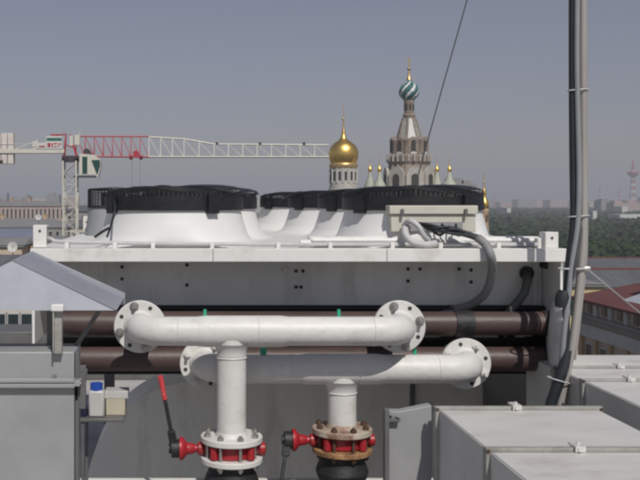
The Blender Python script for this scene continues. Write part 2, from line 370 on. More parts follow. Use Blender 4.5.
# parts of the skyline
k = 0
for i in range(44):
    px = -110 + i*19 + random.uniform(-5, 5); D = random.uniform(2600, 3600)
    wpx = random.uniform(9, 26); yt = random.uniform(196.5, 203)
    if 485 < px < 570: yt = random.uniform(198.5, 202.5)
    x0, x1 = PX(px, D), PX(px + wpx, D); z = PZ(yt, D)
    m = MB().box(x0, x1, D, D + 60, 0, z)
    if random.random() < .5: m.box(x0 + (x1-x0)*.3, x0 + (x1-x0)*.6, D + 5, D + 40, z, z + random.uniform(4, 10))
    solo('far_building', m, M[random.choice(['plaster_grey', 'plaster_pink', 'plaster_cream', 'plaster_grey', 'plaster_brown'])], ((x0+x1)/2, D, 0), 'pale block of the hazy far skyline', 'building', 'hazy blocks along the horizon')
def far_block(x0, x1, y, D, mt, lab, name='far_building', extra=None):
    m = MB().box(PX(x0, D), PX(x1, D), D, D + 30, 0, PZ(y, D))
    if extra:
        for (a0, a1, ya) in extra: m.box(PX(a0, D), PX(a1, D), D + 3, D + 25, PZ(y, D), PZ(ya, D))
    return solo(name, m, M[mt], (PX((x0+x1)/2, D), D, 0), lab, 'building')
far_block(46, 59, 194.5, 1500, 'plaster_grey', 'tall grey block behind the end of the red roof', extra=[(48, 54, 193)])
far_block(24, 29, 196.5, 1400, 'plaster_grey', 'small grey block above the long red roof', extra=[(25, 27, 195)])
far_block(62, 78, 197, 1900, 'plaster_pink', 'pale pink block seen through the crane mast')
far_block(601, 614, 200.5, 1700, 'plaster_grey', 'dark grey block right of the cables on the skyline', extra=[(603, 606, 199), (608, 612, 199.4)])
far_block(614, 640, 202.5, 1650, 'plaster_pink', 'pink block at the foot of the red and white mast', extra=[(616, 622, 200.5), (630, 636, 201)])
far_block(620, 720, 214.5, 1000, 'far_white', 'long low white building among the park trees', name='white_hall')
far_block(622, 628, 206.5, 1500, 'far_white', 'small bright white block over the park trees', name='white_block')
far_block(507, 511, 208, 1300, 'far_white', 'little white house at the far edge of the park', name='white_house')
far_block(593, 597, 211, 1000, 'far_white', 'small pale house in the park beside the cables', name='pale_house')
far_block(453, 477, 184, 620, 'plaster_grey', 'grey city block with stepped roof behind the small spires', name='stepped_block', extra=[(455, 463, 178), (465, 471, 180), (471, 475, 182)])

def lattice_mast(px, yt, D, wpx, label, red=True):
    x = PX(px, D); z = PZ(yt, D); r = wpx/900*D/2
    o = root('radio_mast', (x, D, 0), label, 'mast')
    n = 14
    for k in range(n):
        z0, z1 = z*k/n, z*(k+1)/n; ra, rb = r*(1.5 - 1.2*k/n), r*(1.5 - 1.2*(k+1)/n); m = MB(); s_ = max(.3, r*.22)
        for sx, sy in ((-1,-1), (1,-1), (1,1), (-1,1)):
            m.cyl((x+sx*ra, D+sy*ra, z0), (x+sx*rb, D+sy*rb, z1), s_, n=5)
        m.cyl((x-ra, D-ra, z0), (x+rb, D-rb, z1), s_*.7, n=4); m.cyl((x+ra, D-ra, z0), (x-rb, D-rb, z1), s_*.7, n=4)
        part('lattice_section', m, M['crane_red' if k % 2 == 1 else 'far_white'], o)
    return o, x, z
o, x, z = lattice_mast(633, 166, 2500, 4.0, 'tallest red and white radio mast with round platform on the skyline')
zp = PZ(173, 2500)
part('platform', MB().lathe((x, 2500, zp - 5), (0,0,1), [(4, -8), (12, 0), (15, 3), (15, 8), (6, 10)], 16), M['crane_red'], o)
part('antenna', MB().cyl((x, 2500, z - 2), (x, 2500, PZ(159, 2500)), 2.2, 1.2, 8), M['crane_red'], o)
lattice_mast(600, 187, 2600, 1.8, 'thin red and white mast just right of the cables')
lattice_mast(619, 188, 2600, 1.8, 'thin red and white mast over the pink block')
lattice_mast(494.5, 193, 2500, 1.5, 'small red mast beside the gold cupola')
m = MB().cyl((PX(8, 1300), 1300, 0), (PX(8, 1300), 1300, PZ(193, 1300)), 1.6, 1.1, 10)
solo('factory_chimney', m, M['crane_dark'], (PX(8, 1300), 1300, 0), 'dark factory chimney over the red roof at far left', 'chimney')

# ---------------- park: one mass of trees, dark and light clumps
def crown(m, c, r, h, n, s):
    for _ in range(n):
        th = random.uniform(0, 2*pi); u = random.uniform(-.5, 1); rr = random.uniform(.55, 1.05)
        q = sqrt(max(0, 1-u*u)) if u > 0 else 1
        p = Vector((c[0] + r*rr*q*cos(th), c[1] + r*rr*q*sin(th), c[2] + h*u*rr))
        nrm = Vector((cos(th)*q + random.uniform(-.6,.6), sin(th)*q + random.uniform(-.6,.6), u + random.uniform(-.2,.9))).normalized()
        a1 = nrm.orthogonal().normalized(); a2 = nrm.cross(a1); k = random.uniform(.6, 1.3)*s; t = random.uniform(0, pi)
        e1 = (a1*cos(t) + a2*sin(t))*k; e2 = (a2*cos(t) - a1*sin(t))*k*.7
        m.add([p-e1, p-e2*.9+nrm*.2*k, p+e1, p+e2], [(0,1,2,3)])
pk = MB(); D = 262.0
while D < 2450:
    stp = 7.5 + .011*D; xx = .22*D
    while xx < .62*D:
        big = random.uniform(.8, 1.25); r = stp*.62*big; hh = random.uniform(.75, 1.2)
        top = 9.5 + 3.5*sin(xx*.031 + D*.017) * cos(D*.011) + random.uniform(-1.5, 2)
        crown(pk, (xx + random.uniform(-2,2), D + random.uniform(-2,2), top), r, 4.6*hh, 150 if D < 420 else (60 if D < 800 else 24), .5 + .0028*D)
        xx += stp
    D += stp*.85
struct('park_woodland', pk, M['foliage'], 'stuff')

def tree(x, y, h, r, label, n=420):
    o = root('city_tree', (x, y, 0), label, 'tree', None)
    m = MB(); m.cyl((x, y, 0), (x, y, h*.6), .35, .18, 8)
    for k in range(5):
        q = k*1.3; m.cyl((x, y, h*(.35+.05*k)), (x + r*.6*cos(q), y + r*.6*sin(q), h*.75), .14, .05, 6)
    part('trunk', m, M['bark'], o); c = MB()
    for k in range(7):
        q = k*2.4; crown(c, (x + r*.5*cos(q), y + r*.5*sin(q), h*.72 + random.uniform(-1,1.4)), r*.62, r*.55, n//7, .8)
    part('crown', c, M['foliage'], o, smooth=False)
tree(PX(6, 215), 215, 28, 5.2, 'dark tree standing before the grey hall at the left edge', 500)
tree(PX(30, 215), 215, 26.2, 3, 'small dark tree before the grey hall, near the white cooler post')
tree(PX(-8, 225), 225, 28, 5, 'dark tree partly outside the left edge')
tree(PX(56, 190), 190, 27.3, 3.2, 'small tree behind the foot of the crane mast')
tree(PX(74, 200), 200, 26.8, 3.4, 'small tree right of the foot of the crane mast')
def dish(px, py, D, r, label, aim=(-.1, -1, .15)):
    p = P(px, py, D); o = root('satellite_dish', (p.x, p.y, p.z - 2.2*r), label, 'satellite dish')
    part('reflector', MB().lathe(p, aim, [(.02, -.35*r), (r*.5, -.26*r), (r*.85, -.08*r), (r, .05*r), (r*.97, .05*r), (r*.5, -.2*r), (.02, -.3*r)], 24), M['far_white'], o)
    part('stand', MB().cyl((p.x, p.y + .3*r, p.z - 2.2*r), (p.x, p.y + .3*r, p.z), .1*r, n=8), M['galv_dark'], o)
    ax = Vector(aim).normalized(); part('feed_horn', MB().cyl(p - ax*.3*r, p + ax*.8*r, .04*r, n=6), M['galv_dark'], o)
dish(12.5, 247, 108, .62, 'round pale satellite dish above the hood at the left edge')
dish(38.5, 217, 292, 1.0, 'tiny white satellite dish on the roof of the grey hall')

# ---------------- cathedral
DC = 300.0
ch = root('cathedral', (PX(409, DC), DC, 0), 'ornate cathedral with striped onion dome, tent spire and gold domes', 'cathedral')
def finial(name, px, y0, y1, D, r, parent, mt='gold_dull'):
    x = PX(px, D); z0, z1 = PZ(y0, D), PZ(y1, D); h = z1 - z0
    m = MB(); m.lathe((x, D, z0), (0,0,1), [(r, 0), (r*.6, h*.12), (r*.35, h*.3), (r*.3, h*.45)], 12)
    m.lathe((x, D, z0 + h*.42), (0,0,1), [(.01, 0), (r*.6, h*.03), (r*.75, h*.06), (r*.6, h*.09), (.01, h*.12)], 12)
    m.cyl((x, D, z0 + h*.5), (x, D, z1), r*.16, r*.12, 6)
    t = r*.13
    m.box(x - r*.75, x + r*.75, D - t, D + t, z1 - h*.2, z1 - h*.2 + 2*t)
    m.box(x - r*.4, x + r*.4, D - t, D + t, z1 - h*.1, z1 - h*.1 + 2*t)
    m.box(x - r*.45, x + r*.45, D - t, D + t, z1 - h*.33, z1 - h*.33 + 2*t)
    return part(name, m, M[mt], parent)
def prof_px(lst, D, yb): return [(wpx/2/900*D, (yb - y)/900*D) for (wpx, y) in lst]
def arch(m, x, y, z, w_, h_, th, r, dep=.25):   # arched slab on a round drum, facing angle th (0 = towards the eye)
    c = Vector((x + r*sin(th), y - r*cos(th), z)); nx = Vector((sin(th), -cos(th), 0)); tx = Vector((cos(th), sin(th), 0))
    pl = [c - tx*w_/2, c + tx*w_/2] + [c + tx*w_/2*cos(q) + Vector((0,0,h_ - w_/2 + w_/2*sin(q))) for q in [pi*i/8 for i in range(9)]]
    m.prism([p - nx*dep*.5 for p in pl], nx*dep)
# main onion, twisted stripes
x = PX(409, DC); zb = PZ(100, DC); k_ = DC/900
onion = [(4.2, 100), (6.4, 99), (8.4, 96.5), (9.4, 93.5), (9.6, 91), (9.0, 88), (7.4, 85.5), (5, 83.2), (3, 81.5), (1.6, 79.5)]
pr = []
for i in range(len(onion)-1):
    for j in range(4):
        t = j/4; pr.append((onion[i][0]*(1-t) + onion[i+1][0]*t, onion[i][1]*(1-t) + onion[i+1][1]*t))
pr.append(onion[-1]); n = 72; m = MB(); vs = []; fs = []; mi = []
for i, (rp, yp) in enumerate(pr):
    for j in range(n):
        ph = 2*pi*j/n; st = cos(6*(ph - i*.07)); r = rp*k_*(1 + .06*st)
        vs.append((x + r*cos(ph), DC + r*sin(ph), PZ(yp, DC)))
for i in range(len(pr)-1):
    for j in range(n):
        j2 = (j+1) % n; s_ = ((j+.5)/n*6 - (i*.07)*6/(2*pi)) % 1
        m.mi = 0 if s_ < .38 else (1 if s_ < .72 else (2 if s_ < .85 else 0))
        m.add([vs[i*n+j], vs[i*n+j2], vs[(i+1)*n+j2], vs[(i+1)*n+j]], [(0,1,2,3)])
part('onion_dome', m, [M['onion_green'], M['onion_white'], M['onion_blue']], ch, label='onion dome with spiralling green, white and blue bands')
finial('cross', 409, 80, 57, DC, 1.0, ch)
part('neck', MB().lathe((x, DC, 0), (0,0,1), [(4.6*k_, PZ(113, DC)), (4.9*k_, PZ(112, DC)), (4.5*k_, PZ(111.2, DC)), (4.7*k_, PZ(104, DC)), (5.4*k_, PZ(101, DC)), (5.0*k_, PZ(99.6, DC))], 16), M['church_brick'], ch)
m = MB()
for q in range(8): arch(m, x, DC, PZ(110.5, DC), .7, 2.2, q*pi/4, 4.55*k_)
each('lantern_window', m, M['church_dark'], ch)
m = MB(); m.lathe((x, DC, 0), (0,0,1), [(5.0*k_, PZ(119, DC)), (6.0*k_, PZ(117.5, DC)), (6.2*k_, PZ(115, DC)), (5.1*k_, PZ(113.3, DC)), (5.3*k_, PZ(112.6, DC))], 16)
part('collar', m, M['church_brick'], ch)
rot = Matrix.Rotation(pi/8, 3, 'Z')
def octo(lst, mt, name, parent=ch, n=8, x=x, y=DC, off=pi/8):
    vs = []; fs = []; m = MB()
    for (r, z) in lst:
        for j in range(n):
            q = off + 2*pi*j/n; vs.append((x + r*cos(q), y + r*sin(q), z))
    for i in range(len(lst)-1):
        for j in range(n): fs.append((i*n+j, i*n+(j+1) % n, (i+1)*n+(j+1) % n, (i+1)*n+j))
    fs.append(tuple(range(n))[::-1]); fs.append(tuple((len(lst)-1)*n+j for j in range(n)))
    m.add(vs, fs); return part(name, m, M[mt], parent, smooth=False)
octo([(17*k_, PZ(150, DC)), (11.5*k_, PZ(137, DC)), (5.8*k_, PZ(118, DC))], 'church_tent', 'tent_spire')
# white front facet panel and ribs
m = MB()
for j in range(8):
    q = pi/8 + 2*pi*j/8
    m.cyl((x + 17.2*k_*cos(q), DC + 17.2*k_*sin(q), PZ(150, DC)), (x + 11.7*k_*cos(q), DC + 11.7*k_*sin(q), PZ(137, DC)), .35, n=6)
    m.cyl((x + 11.7*k_*cos(q), DC + 11.7*k_*sin(q), PZ(137, DC)), (x + 6*k_*cos(q), DC + 6*k_*sin(q), PZ(118, DC)), .35, n=6)
each('tent_rib', m, M['church_brick'], ch)
c8 = cos(pi/8)
def facet(y): r = 17 + (11.5-17)*(150-y)/13 if y > 137 else 11.5 + (5.8-11.5)*(137-y)/19; return r*k_*c8
m = MB(); pts = []
for (dx, yy) in ((-4.4, 145), (4.4, 145), (3.1, 128), (2.1, 119), (-2.1, 119), (-3.1, 128)):
    pts.append(Vector((x + dx*k_, DC - facet(yy) - .12, PZ(yy, DC))))
m.add(pts, [(0,1,2,5), (5,2,3,4)])
m.add([p + Vector((0,.3,0)) for p in pts], [(0,1,2,5), (5,2,3,4)])
part('tent_panel', m, M['marble_white'], ch, label='bright white panel on the front of the tent spire')
# ring of gabled dormers (kokoshniks) and turrets at the foot of the tent
m = MB(); md = MB(); mw = MB()
for j in range(8):
    q = 2*pi*j/8
    arch(m, x, DC, PZ(154, DC), 3.3, 5.4, q, 15.6*k_, 1.4); arch(md, x, DC, PZ(153, DC), 1.5, 4.0, q, 15.6*k_ + .75, .2)
    arch(mw, x, DC, PZ(155, DC), 2.4, .9, q, 15.6*k_ + .95, .3)
    qa = q + pi/8; c = (x + 16.8*k_*sin(qa), DC - 16.8*k_*cos(qa))
    m.lathe((c[0], c[1], 0), (0,0,1), [(.75, PZ(155, DC)), (.75, PZ(142, DC)), (1.0, PZ(141, DC)), (.2, PZ(136.5, DC))], 8)
part('dormer', m, M['church_brick'], ch); each('dormer_opening', md, M['church_dark'], ch); each('dormer_sill', mw, M['marble_white'], ch)
octo([(15.5*k_, PZ(157, DC)), (15.5*k_, PZ(149, DC))], 'church_pale', 'tier')
m = MB()
octo([(19.5*k_, PZ(166, DC)), (21.6*k_, PZ(162, DC)), (22*k_, PZ(157, DC)), (21*k_, PZ(155.5, DC)), (19*k_, PZ(155, DC))], 'church_brick', 'gallery')
for j in range(24):
    q = 2*pi*j/24; r = 21.4*k_
    m.box(x + r*cos(q) - .22, x + r*cos(q) + .22, DC + r*sin(q) - .22, DC + r*sin(q) + .22, PZ(162, DC), PZ(154.6, DC))
each('gallery_post', m, M['church_pale'], ch)
octo([(24*k_, 0), (24*k_, PZ(176, DC)), (20*k_, PZ(165, DC))], 'church_brick', 'octagon_base')
m = MB(); md = MB()
for j in range(8):
    q = 2*pi*j/8
    arch(m, x, DC, PZ(192, DC), 5.6, 8.2, q, 22.6*k_, .9); arch(md, x, DC, PZ(190, DC), 2.4, 5.2, q, 22.6*k_ + .5, .2)
each('base_arch', m, M['church_pale'], ch); each('base_window', md, M['church_dark'], ch)
part('nave', MB().box(PX(360, DC), PX(460, DC), 283, 318, 0, PZ(193, DC)), M['church_brick'], ch)
for k in range(7):
    xw = PX(367 + k*14, DC)
    for zw in (8, 22):
        m = MB(); m.prism([Vector((xw - 1, 282.98, zw)), Vector((xw + 1, 282.98, zw))] + [Vector((xw + cos(q), 282.98, zw + 5 + sin(q))) for q in [pi*i/8 for i in range(9)]], (0, -.12, 0)); part('nave_window', m, M['church_dark'], ch)
part('nave_cornice', MB().box(PX(360, DC)-.5, PX(460, DC)+.5, 282.4, 318.5, PZ(193, DC)+.002, PZ(191.5, DC)), M['church_pale'], ch)
# gold dome on its pale drum
DB = 288.0; kb = DB/900; xb = PX(343.5, DB)
gp = [(12.2, 164), (12.6, 163), (13.6, 160.5), (14.5, 157), (14.7, 153.5), (14.2, 150), (12.6, 146.5), (10, 143.7), (7, 141.6), (4.4, 139.8), (2.8, 137.5), (2.0, 134.5), (1.5, 131)]
part('gold_dome', MB().lathe((xb, DB, 0), (0,0,1), [(r*kb, PZ(y, DB)) for r, y in gp], 48), M['gold'], ch, label='large plain gold dome on a pale arcaded drum')
finial('dome_cross', 343.5, 132, 105, DB, .65, ch)
part('drum_cornice', MB().lathe((xb, DB, 0), (0,0,1), [(13*kb, PZ(168.5, DB)), (13.9*kb, PZ(167.5, DB)), (14.2*kb, PZ(165, DB)), (13.4*kb, PZ(163.6, DB)), (12*kb, PZ(163.2, DB))], 40), M['gold_dull'], ch)
part('drum', MB().lathe((xb, DB, 0), (0,0,1), [(15*kb, 0), (15*kb, PZ(190, DB)), (13.4*kb, PZ(186, DB)), (13*kb, PZ(168, DB))], 40), M['church_pale'], ch)
m = MB(); mf = MB()
for j in range(14):
    q = 2*pi*j/14; arch(m, xb, DB, PZ(180.5, DB), .85, 2.9, q, 13.2*kb, .16); arch(mf, xb, DB, PZ(181, DB), 1.35, 3.4, q, 13.0*kb, .2)
    m_ = q + pi/14; mf.cyl((xb + 13.6*kb*sin(m_), DB - 13.6*kb*cos(m_), PZ(183, DB)), (xb + 13.6*kb*sin(m_), DB - 13.6*kb*cos(m_), PZ(169, DB)), .22, n=8)
each('drum_window', m, M['church_dark'], ch); part('drum_arcade', mf, M['marble_white'], ch)
# four small tented cupolas
for (px, yt, yb, wb, D) in ((370, 157, 186, 13, 296), (379.5, 154, 187, 15, 292), (437, 157, 187, 15, 296), (449.5, 154, 188, 20, 290)):
    kk = D/900; xx = PX(px, D)
    part('small_tent', MB().lathe((xx, D, 0), (0,0,1), [(wb/2*kk, PZ(194, D)), (wb/2*kk, PZ(yb+3, D)), (wb*.36*kk, PZ(yb-3, D)), (wb*.17*kk, PZ(yb-9, D)), (1.3*kk, PZ(172, D))], 16), M['church_green'], ch)
    part('small_dome', MB().lathe((xx, D, 0), (0,0,1), [(1.1*kk, PZ(172.5, D)), (1.9*kk, PZ(171, D)), (2.1*kk, PZ(169.5, D)), (1.5*kk, PZ(168, D)), (.6*kk, PZ(166.5, D)), (.3*kk, PZ(164, D))], 14), M['gold'], ch)
    finial('small_cross', px, 165, yt, D, .28, ch)
# chapel cupola, nearer and lower
DD = 235.0; kd = DD/900; xd = PX(484, DD)
cp = root('chapel', (xd, DD, 0), 'chapel turret with small bright gold cupola beside the park', 'chapel')
part('gold_cupola', MB().lathe((xd, DD, 0), (0,0,1), [(r*kd, PZ(y, DD)) for r, y in ((3.8, 209), (4.6, 207), (5.0, 204.5), (4.4, 201.5), (3.0, 199), (2.0, 197), (1.9, 194.5), (2.2, 193), (1.8, 190.5), (1.0, 188))], 28), M['gold'], cp)
finial('cross', 484, 190, 173, DD, .45, cp)
part('drum', MB().lathe((xd, DD, 0), (0,0,1), [(5.6*kd, PZ(236, DD)), (4.8*kd, PZ(232, DD)), (4.2*kd, PZ(224, DD)), (4.0*kd, PZ(213, DD)), (4.6*kd, PZ(211.5, DD)), (4.6*kd, PZ(210, DD)), (3.8*kd, PZ(208.6, DD))], 20), M['plaster_tan'], cp)
m = MB()
for j in range(6): arch(m, xd, DD, PZ(222, DD), .5, 1.9, j*pi/3 + .3, 4.15*kd, .14)
each('drum_window', m, M['church_dark'], cp)
part('body', MB().box(xd-4.2, xd+4.2, DD-4.2, DD+4.2, 0, PZ(242, DD)), M['church_brick'], cp)
part('roof', MB().lathe((xd, DD, PZ(242, DD)), (0,0,1), [(6, 0), (1.6, 2.0)], 4), M['church_green'], cp)

# ---------------- tower crane
DK = 150.0; kk = DK/900
cr = root('tower_crane', (PX(70, DK), DK, 0), 'white and red tower crane with long jib reaching to the gold dome', 'crane')
def truss(m, p0, p1, w_, h0, h1, n, r=.07, tri=True):
    """triangular jib truss from p0 to p1 (bottom chord centre)"""
    p0 = Vector(p0); p1 = Vector(p1); d = p1 - p0; lat = Vector((0, w_/2, 0))
    for k in range(n):
        a0 = p0 + d*k/n; a1 = p0 + d*(k+1)/n; am = (a0+a1)/2
        ha = h0 + (h1-h0)*k/n; hb = h0 + (h1-h0)*(k+1)/n; hm = (ha+hb)/2; up = Vector((0,0,1))
        for s_ in (-1, 1):
            m.cyl(a0 + lat*s_, a1 + lat*s_, r, n=5)
            m.cyl(a0 + lat*s_, a0 + up*ha, r*.65, n=4); m.cyl(a0 + up*ha, am + lat*s_, r*.65, n=4) if False else None
            m.cyl(a0 + up*ha, a1 + lat*s_, r*.55, n=4)
        m.cyl(a0 + up*ha, a1 + up*hb, r*1.15, n=5); m.cyl(a0 - lat, a0 + lat, r*.6, n=4)
zj = PZ(157, DK)
m = MB()
mx0, mx1 = PX(64, DK), PX(77, DK); hw = (mx1-mx0)/2; cx = (mx0+mx1)/2
for sx in (-1, 1):
    for sy in (-1, 1): m.box(cx+sx*hw-.11, cx+sx*hw+.11, DK+sy*hw-.11, DK+sy*hw+.11, 0, PZ(161, DK))
zz = PZ(161, DK); stp = 2*hw*.9; k = 0
while zz > 2:
    z2 = zz - stp; s_ = 1 if k % 2 else -1
    for sy in (-1, 1):
        m.cyl((cx-s_*hw, DK+sy*hw, zz), (cx+s_*hw, DK+sy*hw, z2), .06, n=4); m.cyl((cx-hw, DK+sy*hw, z2), (cx+hw, DK+sy*hw, z2), .05, n=4)
    for sx in (-1, 1):
        m.cyl((cx+sx*hw, DK-s_*hw, zz), (cx+sx*hw, DK+s_*hw, z2), .06, n=4)
    zz = z2; k += 1
part('mast', m, M['crane_white'], cr)
part('slewing_ring', MB().cyl((cx, DK, PZ(162, DK)), (cx, DK, PZ(157.5, DK)), 1.45, n=24).box(cx-1.3, cx+1.6, DK-1.2, DK+1.2, PZ(158.5, DK), PZ(156, DK)), M['crane_dark'], cr)
m = MB()
for sy in (-.8, .8):
    m.cyl((PX(64, DK), DK+sy, PZ(157, DK)), (PX(66, DK), DK, PZ(134.5, DK)), .13, n=6); m.cyl((PX(77, DK), DK+sy, PZ(157, DK)), (PX(70, DK), DK, PZ(134.5, DK)), .13, n=6)
    m.cyl((PX(66, DK), DK+sy*.5, PZ(145, DK)), (PX(75, DK), DK+sy*.6, PZ(148, DK)), .09, n=6)
m.cyl((PX(50, DK), DK, PZ(137, DK)), (PX(66, DK), DK, PZ(134, DK)), .12, n=6)
part('tower_head', m, M['crane_red'], cr)
m = MB(); m.box(PX(70, DK), PX(73.5, DK), DK-.5, DK+.5, PZ(146, DK), PZ(136, DK)); m.box(PX(75, DK), PX(80, DK), DK-.5, DK+.4, PZ(145, DK), PZ(135, DK))
m.cyl((PX(79.7, DK), DK, PZ(140, DK)), (PX(80, DK), DK, PZ(131, DK)), .08, n=5)
part('switch_cabinet', m, M['crane_white'], cr)
part('hoist_winch', MB().cyl((PX(87, DK), DK-.6, PZ(152, DK)), (PX(87, DK), DK+.6, PZ(152, DK)), .55, n=16).box(PX(83, DK), PX(92, DK), DK-.5, DK+.5, PZ(156, DK), PZ(153, DK)), M['crane_dark'], cr)
m = MB(); truss(m, (PX(76, DK), DK, zj + .1), (PX(149, DK), DK, zj), 1.3, 20*kk, 20.5*kk, 8, .11)
part('jib_section', m, M['crane_red'], cr, label='red inner section of the jib')
m = MB(); truss(m, (PX(149, DK), DK, zj), (PX(184, DK), DK, zj), 1.3, 20*kk, 18*kk, 3, .12); truss(m, (PX(184, DK), DK, zj), (PX(214, DK), DK, zj), 1.3, 18*kk, 12.8*kk, 2, .12)
truss(m, (PX(214, DK), DK, zj), (PX(328.5, DK), DK, zj), 1.2, 12.8*kk, 12.0*kk, 8, .115)
part('jib_section', m, M['crane_white'], cr, label='white outer section of the jib')
m = MB(); 
for pxx in (217, 260, 304): m.box(PX(pxx-1.3, DK), PX(pxx+1.3, DK), DK-.2, DK+.2, PZ(144.6, DK), PZ(142.4, DK))
each('pulley', m, M['crane_dark'], cr)
m = MB(); m.box(PX(129, DK), PX(143, DK), DK-.75, DK+.75, PZ(157.5, DK), PZ(155.5, DK)); m.cyl((PX(136, DK), DK-.5, PZ(153.5, DK)), (PX(136, DK), DK+.5, PZ(153.5, DK)), .5, n=12)
m.cyl((PX(131, DK), DK-.3, PZ(158, DK)), (PX(131, DK), DK+.3, PZ(158, DK)), .3, n=10); m.cyl((PX(141, DK), DK-.3, PZ(158, DK)), (PX(141, DK), DK+.3, PZ(158, DK)), .3, n=10)
part('trolley', m, M['crane_red'], cr)
m = MB()
for pxx in (132, 140): m.cyl((PX(pxx, DK), DK, PZ(158, DK)), (PX(pxx, DK), DK, PZ(214, DK)), .018, n=4)
m.box(PX(133, DK), PX(139, DK), DK-.2, DK+.2, PZ(219, DK), PZ(214, DK))
part('hook_block', m, M['crane_dark'], cr)
m = MB(); m.box(PX(-14, DK), PX(63.5, DK), DK-.9, DK+.9, PZ(152.6, DK), PZ(149.6, DK))
m.box(PX(-14, DK), PX(65, DK), DK-1, DK-.9, PZ(153.4, DK), PZ(149.4, DK)); m.box(PX(-14, DK), PX(65, DK), DK+.9, DK+1, PZ(153.4, DK), PZ(149.4, DK))
part('counter_jib', m, M['crane_white'], cr)
m = MB()
for i in range(9): m.cyl((PX(-10+i*9, DK), DK-.95, PZ(149.6, DK)), (PX(-10+i*9, DK), DK-.95, PZ(144, DK)), .035, n=4)
m.cyl((PX(-12, DK), DK-.95, PZ(144, DK)), (PX(62, DK), DK-.95, PZ(144, DK)), .035, n=4)
m.cyl((PX(16, DK), DK, PZ(149, DK)), (PX(38, DK), DK, PZ(140.5, DK)), .07, n=5); m.box(PX(33, DK), PX(39, DK), DK-.5, DK+.3, PZ(149, DK), PZ(141.5, DK))
part('guard_rail', m, M['crane_white'], cr)
m = MB()
for i in range(3): m.box(PX(-4+i*6.3, DK), PX(1.6+i*6.3, DK), DK-.8, DK+.8, PZ(164 - (i==0), DK), PZ(133.5 + (i==0)*1.5, DK))
each('counterweight', m, M['concrete'], cr, bevel=.04)
part('weight_hanger', MB().box(PX(-16, DK), PX(4, DK), DK-.95, DK+.95, PZ(163.6, DK), PZ(160.4, DK)), M['crane_dark'], cr)
sg = part('sign_board', MB().box(PX(47, DK), PX(63, DK), DK-1.12, DK-1.04, PZ(149, DK), PZ(136.5, DK)).box(PX(38, DK), PX(46.8, DK), DK-1.12, DK-1.04, PZ(149, DK), PZ(143, DK)), M['far_white'], cr)
part('sign_stripe', MB().box(PX(47.6, DK), PX(62.6, DK), DK-1.15, DK-1.123, PZ(141.3, DK), PZ(138.3, DK)), M['onion_green'], sg)
m = MB()
for (a0, a1, ya, yb) in ((40, 46, 147.6, 146.2), (48.5, 51.5, 147.5, 143.4), (52.5, 54, 147.5, 143.4), (55, 58, 147.5, 146.6), (55, 58, 144.6, 143.4), (59.2, 60.2, 147.5, 143.4), (61, 62, 145.5, 143.4), (51, 61, 136.0, 134.6)):
    m.box(PX(a0, DK), PX(a1, DK), DK-1.16, DK-1.123, PZ(ya, DK), PZ(yb, DK))
each('sign_lettering', m, M['crane_red'], sg)
cb = part('cab', MB().prism([P(80, 175, DK) + Vector((0,-1,0)), P(96, 175, DK) + Vector((0,-1,0)), P(98.5, 178, DK) + Vector((0,-1,0)), P(101.5, 166, DK) + Vector((0,-1,0)), P(101, 160, DK) + Vector((0,-1,0)), P(95, 155, DK) + Vector((0,-1,0)), P(80, 154, DK) + Vector((0,-1,0))], (0, 1.8, 0)), M['crane_white'], cr)
m = MB(); m.prism([P(97.7, 175.5, DK) + Vector((0,-1.04,0)), P(100.9, 166, DK) + Vector((0,-1.04,0)), P(100.4, 160, DK) + Vector((0,-1.04,0)), P(92, 160.5, DK) + Vector((0,-1.04,0))], (0, .03, 0))
m.box(PX(83, DK), PX(88, DK), DK-1.04, DK-1.01, PZ(174, DK), PZ(157, DK))
part('cab_window', m, M['glass_green'], cb)
part('platform', MB().box(PX(74, DK), PX(96, DK), DK-1.1, DK+.9, PZ(177.5, DK), PZ(176, DK)), M['crane_dark'], cr)

# ================================================================ ROOFTOP PLANT
# ---------------- dry cooler
dc = root('dry_cooler', (.49, 6.8, RF), 'long white dry cooler with rows of black guarded fans', 'air cooler')
X0, X1, YF, YB = PX(31, 3.9), PX(566, 3.9), 3.9, 7.45
ZL0, ZL1 = PZ(261.5, YF), PZ(248.5, YF)
ln = root  # readability
part('front_beam', MB().box(X0, X1, YF-.02, YF+.03, ZL0, ZL1).box(X0, X1, YF+.03, YF+.12, ZL0, ZL0+.004), M['cooler_white'], dc, .004)
m = MB()
for px in (213, 386): m.box(PX(px, YF)-.0012, PX(px, YF)+.0012, YF-.0215, YF-.0201, ZL0, ZL1)
each('beam_seam', m, M['galv_dark'], dc)
part('deck', MB().box(X0, X1, YF+.032, YB, ZL1-.012, ZL1-.002), M['cooler_white'], dc, .002)
part('end_panel', MB().box(X0+.01, X1-.012, 4.14, 4.155, PZ(306, 4.14), ZL1-.014), M['cooler_grey'], dc)
part('side_panel', MB().box(X1-.01, X1, YF+.034, YB, PZ(345, YF), ZL1-.015), M['cooler_grey'], dc)
part('side_panel', MB().box(X0, X0+.01, YF+.034, YB, PZ(345, YF), ZL1-.015), M['cooler_grey'], dc)
part('side_panel', MB().box(X1-.03, X1-.012, 4.18, 5.4, RF+.1, PZ(345, YF)-.002), M['galv_dark'], dc)  # added lower panel, there to keep the sun off the plenum
m = MB()
for (px, py) in ((122, 267), (122, 279), (187, 265), (187, 285), (296, 271), (303, 271), (296, 287), (301, 287), (408, 269), (420, 269), (408, 281), (459, 269), (471, 270), (471, 282)):
    p = P(px, py, 4.138); m.cyl(p, p + Vector((0, -.003, 0)), .008, n=10)
each('rivet_hole', m, M['dark_hole'], dc)
p = P(285, 270, 4.139); part('bolt', MB().cyl(p, p + Vector((0,-.01,0)), .012, n=8), M['steel_bolt'], dc)
m = MB()
for px in (534, 540): m.box(PX(px, 4.13)-.004, PX(px, 4.13)+.004, 4.13, 4.139, PZ(305, 4.14), PZ(260, 4.14))
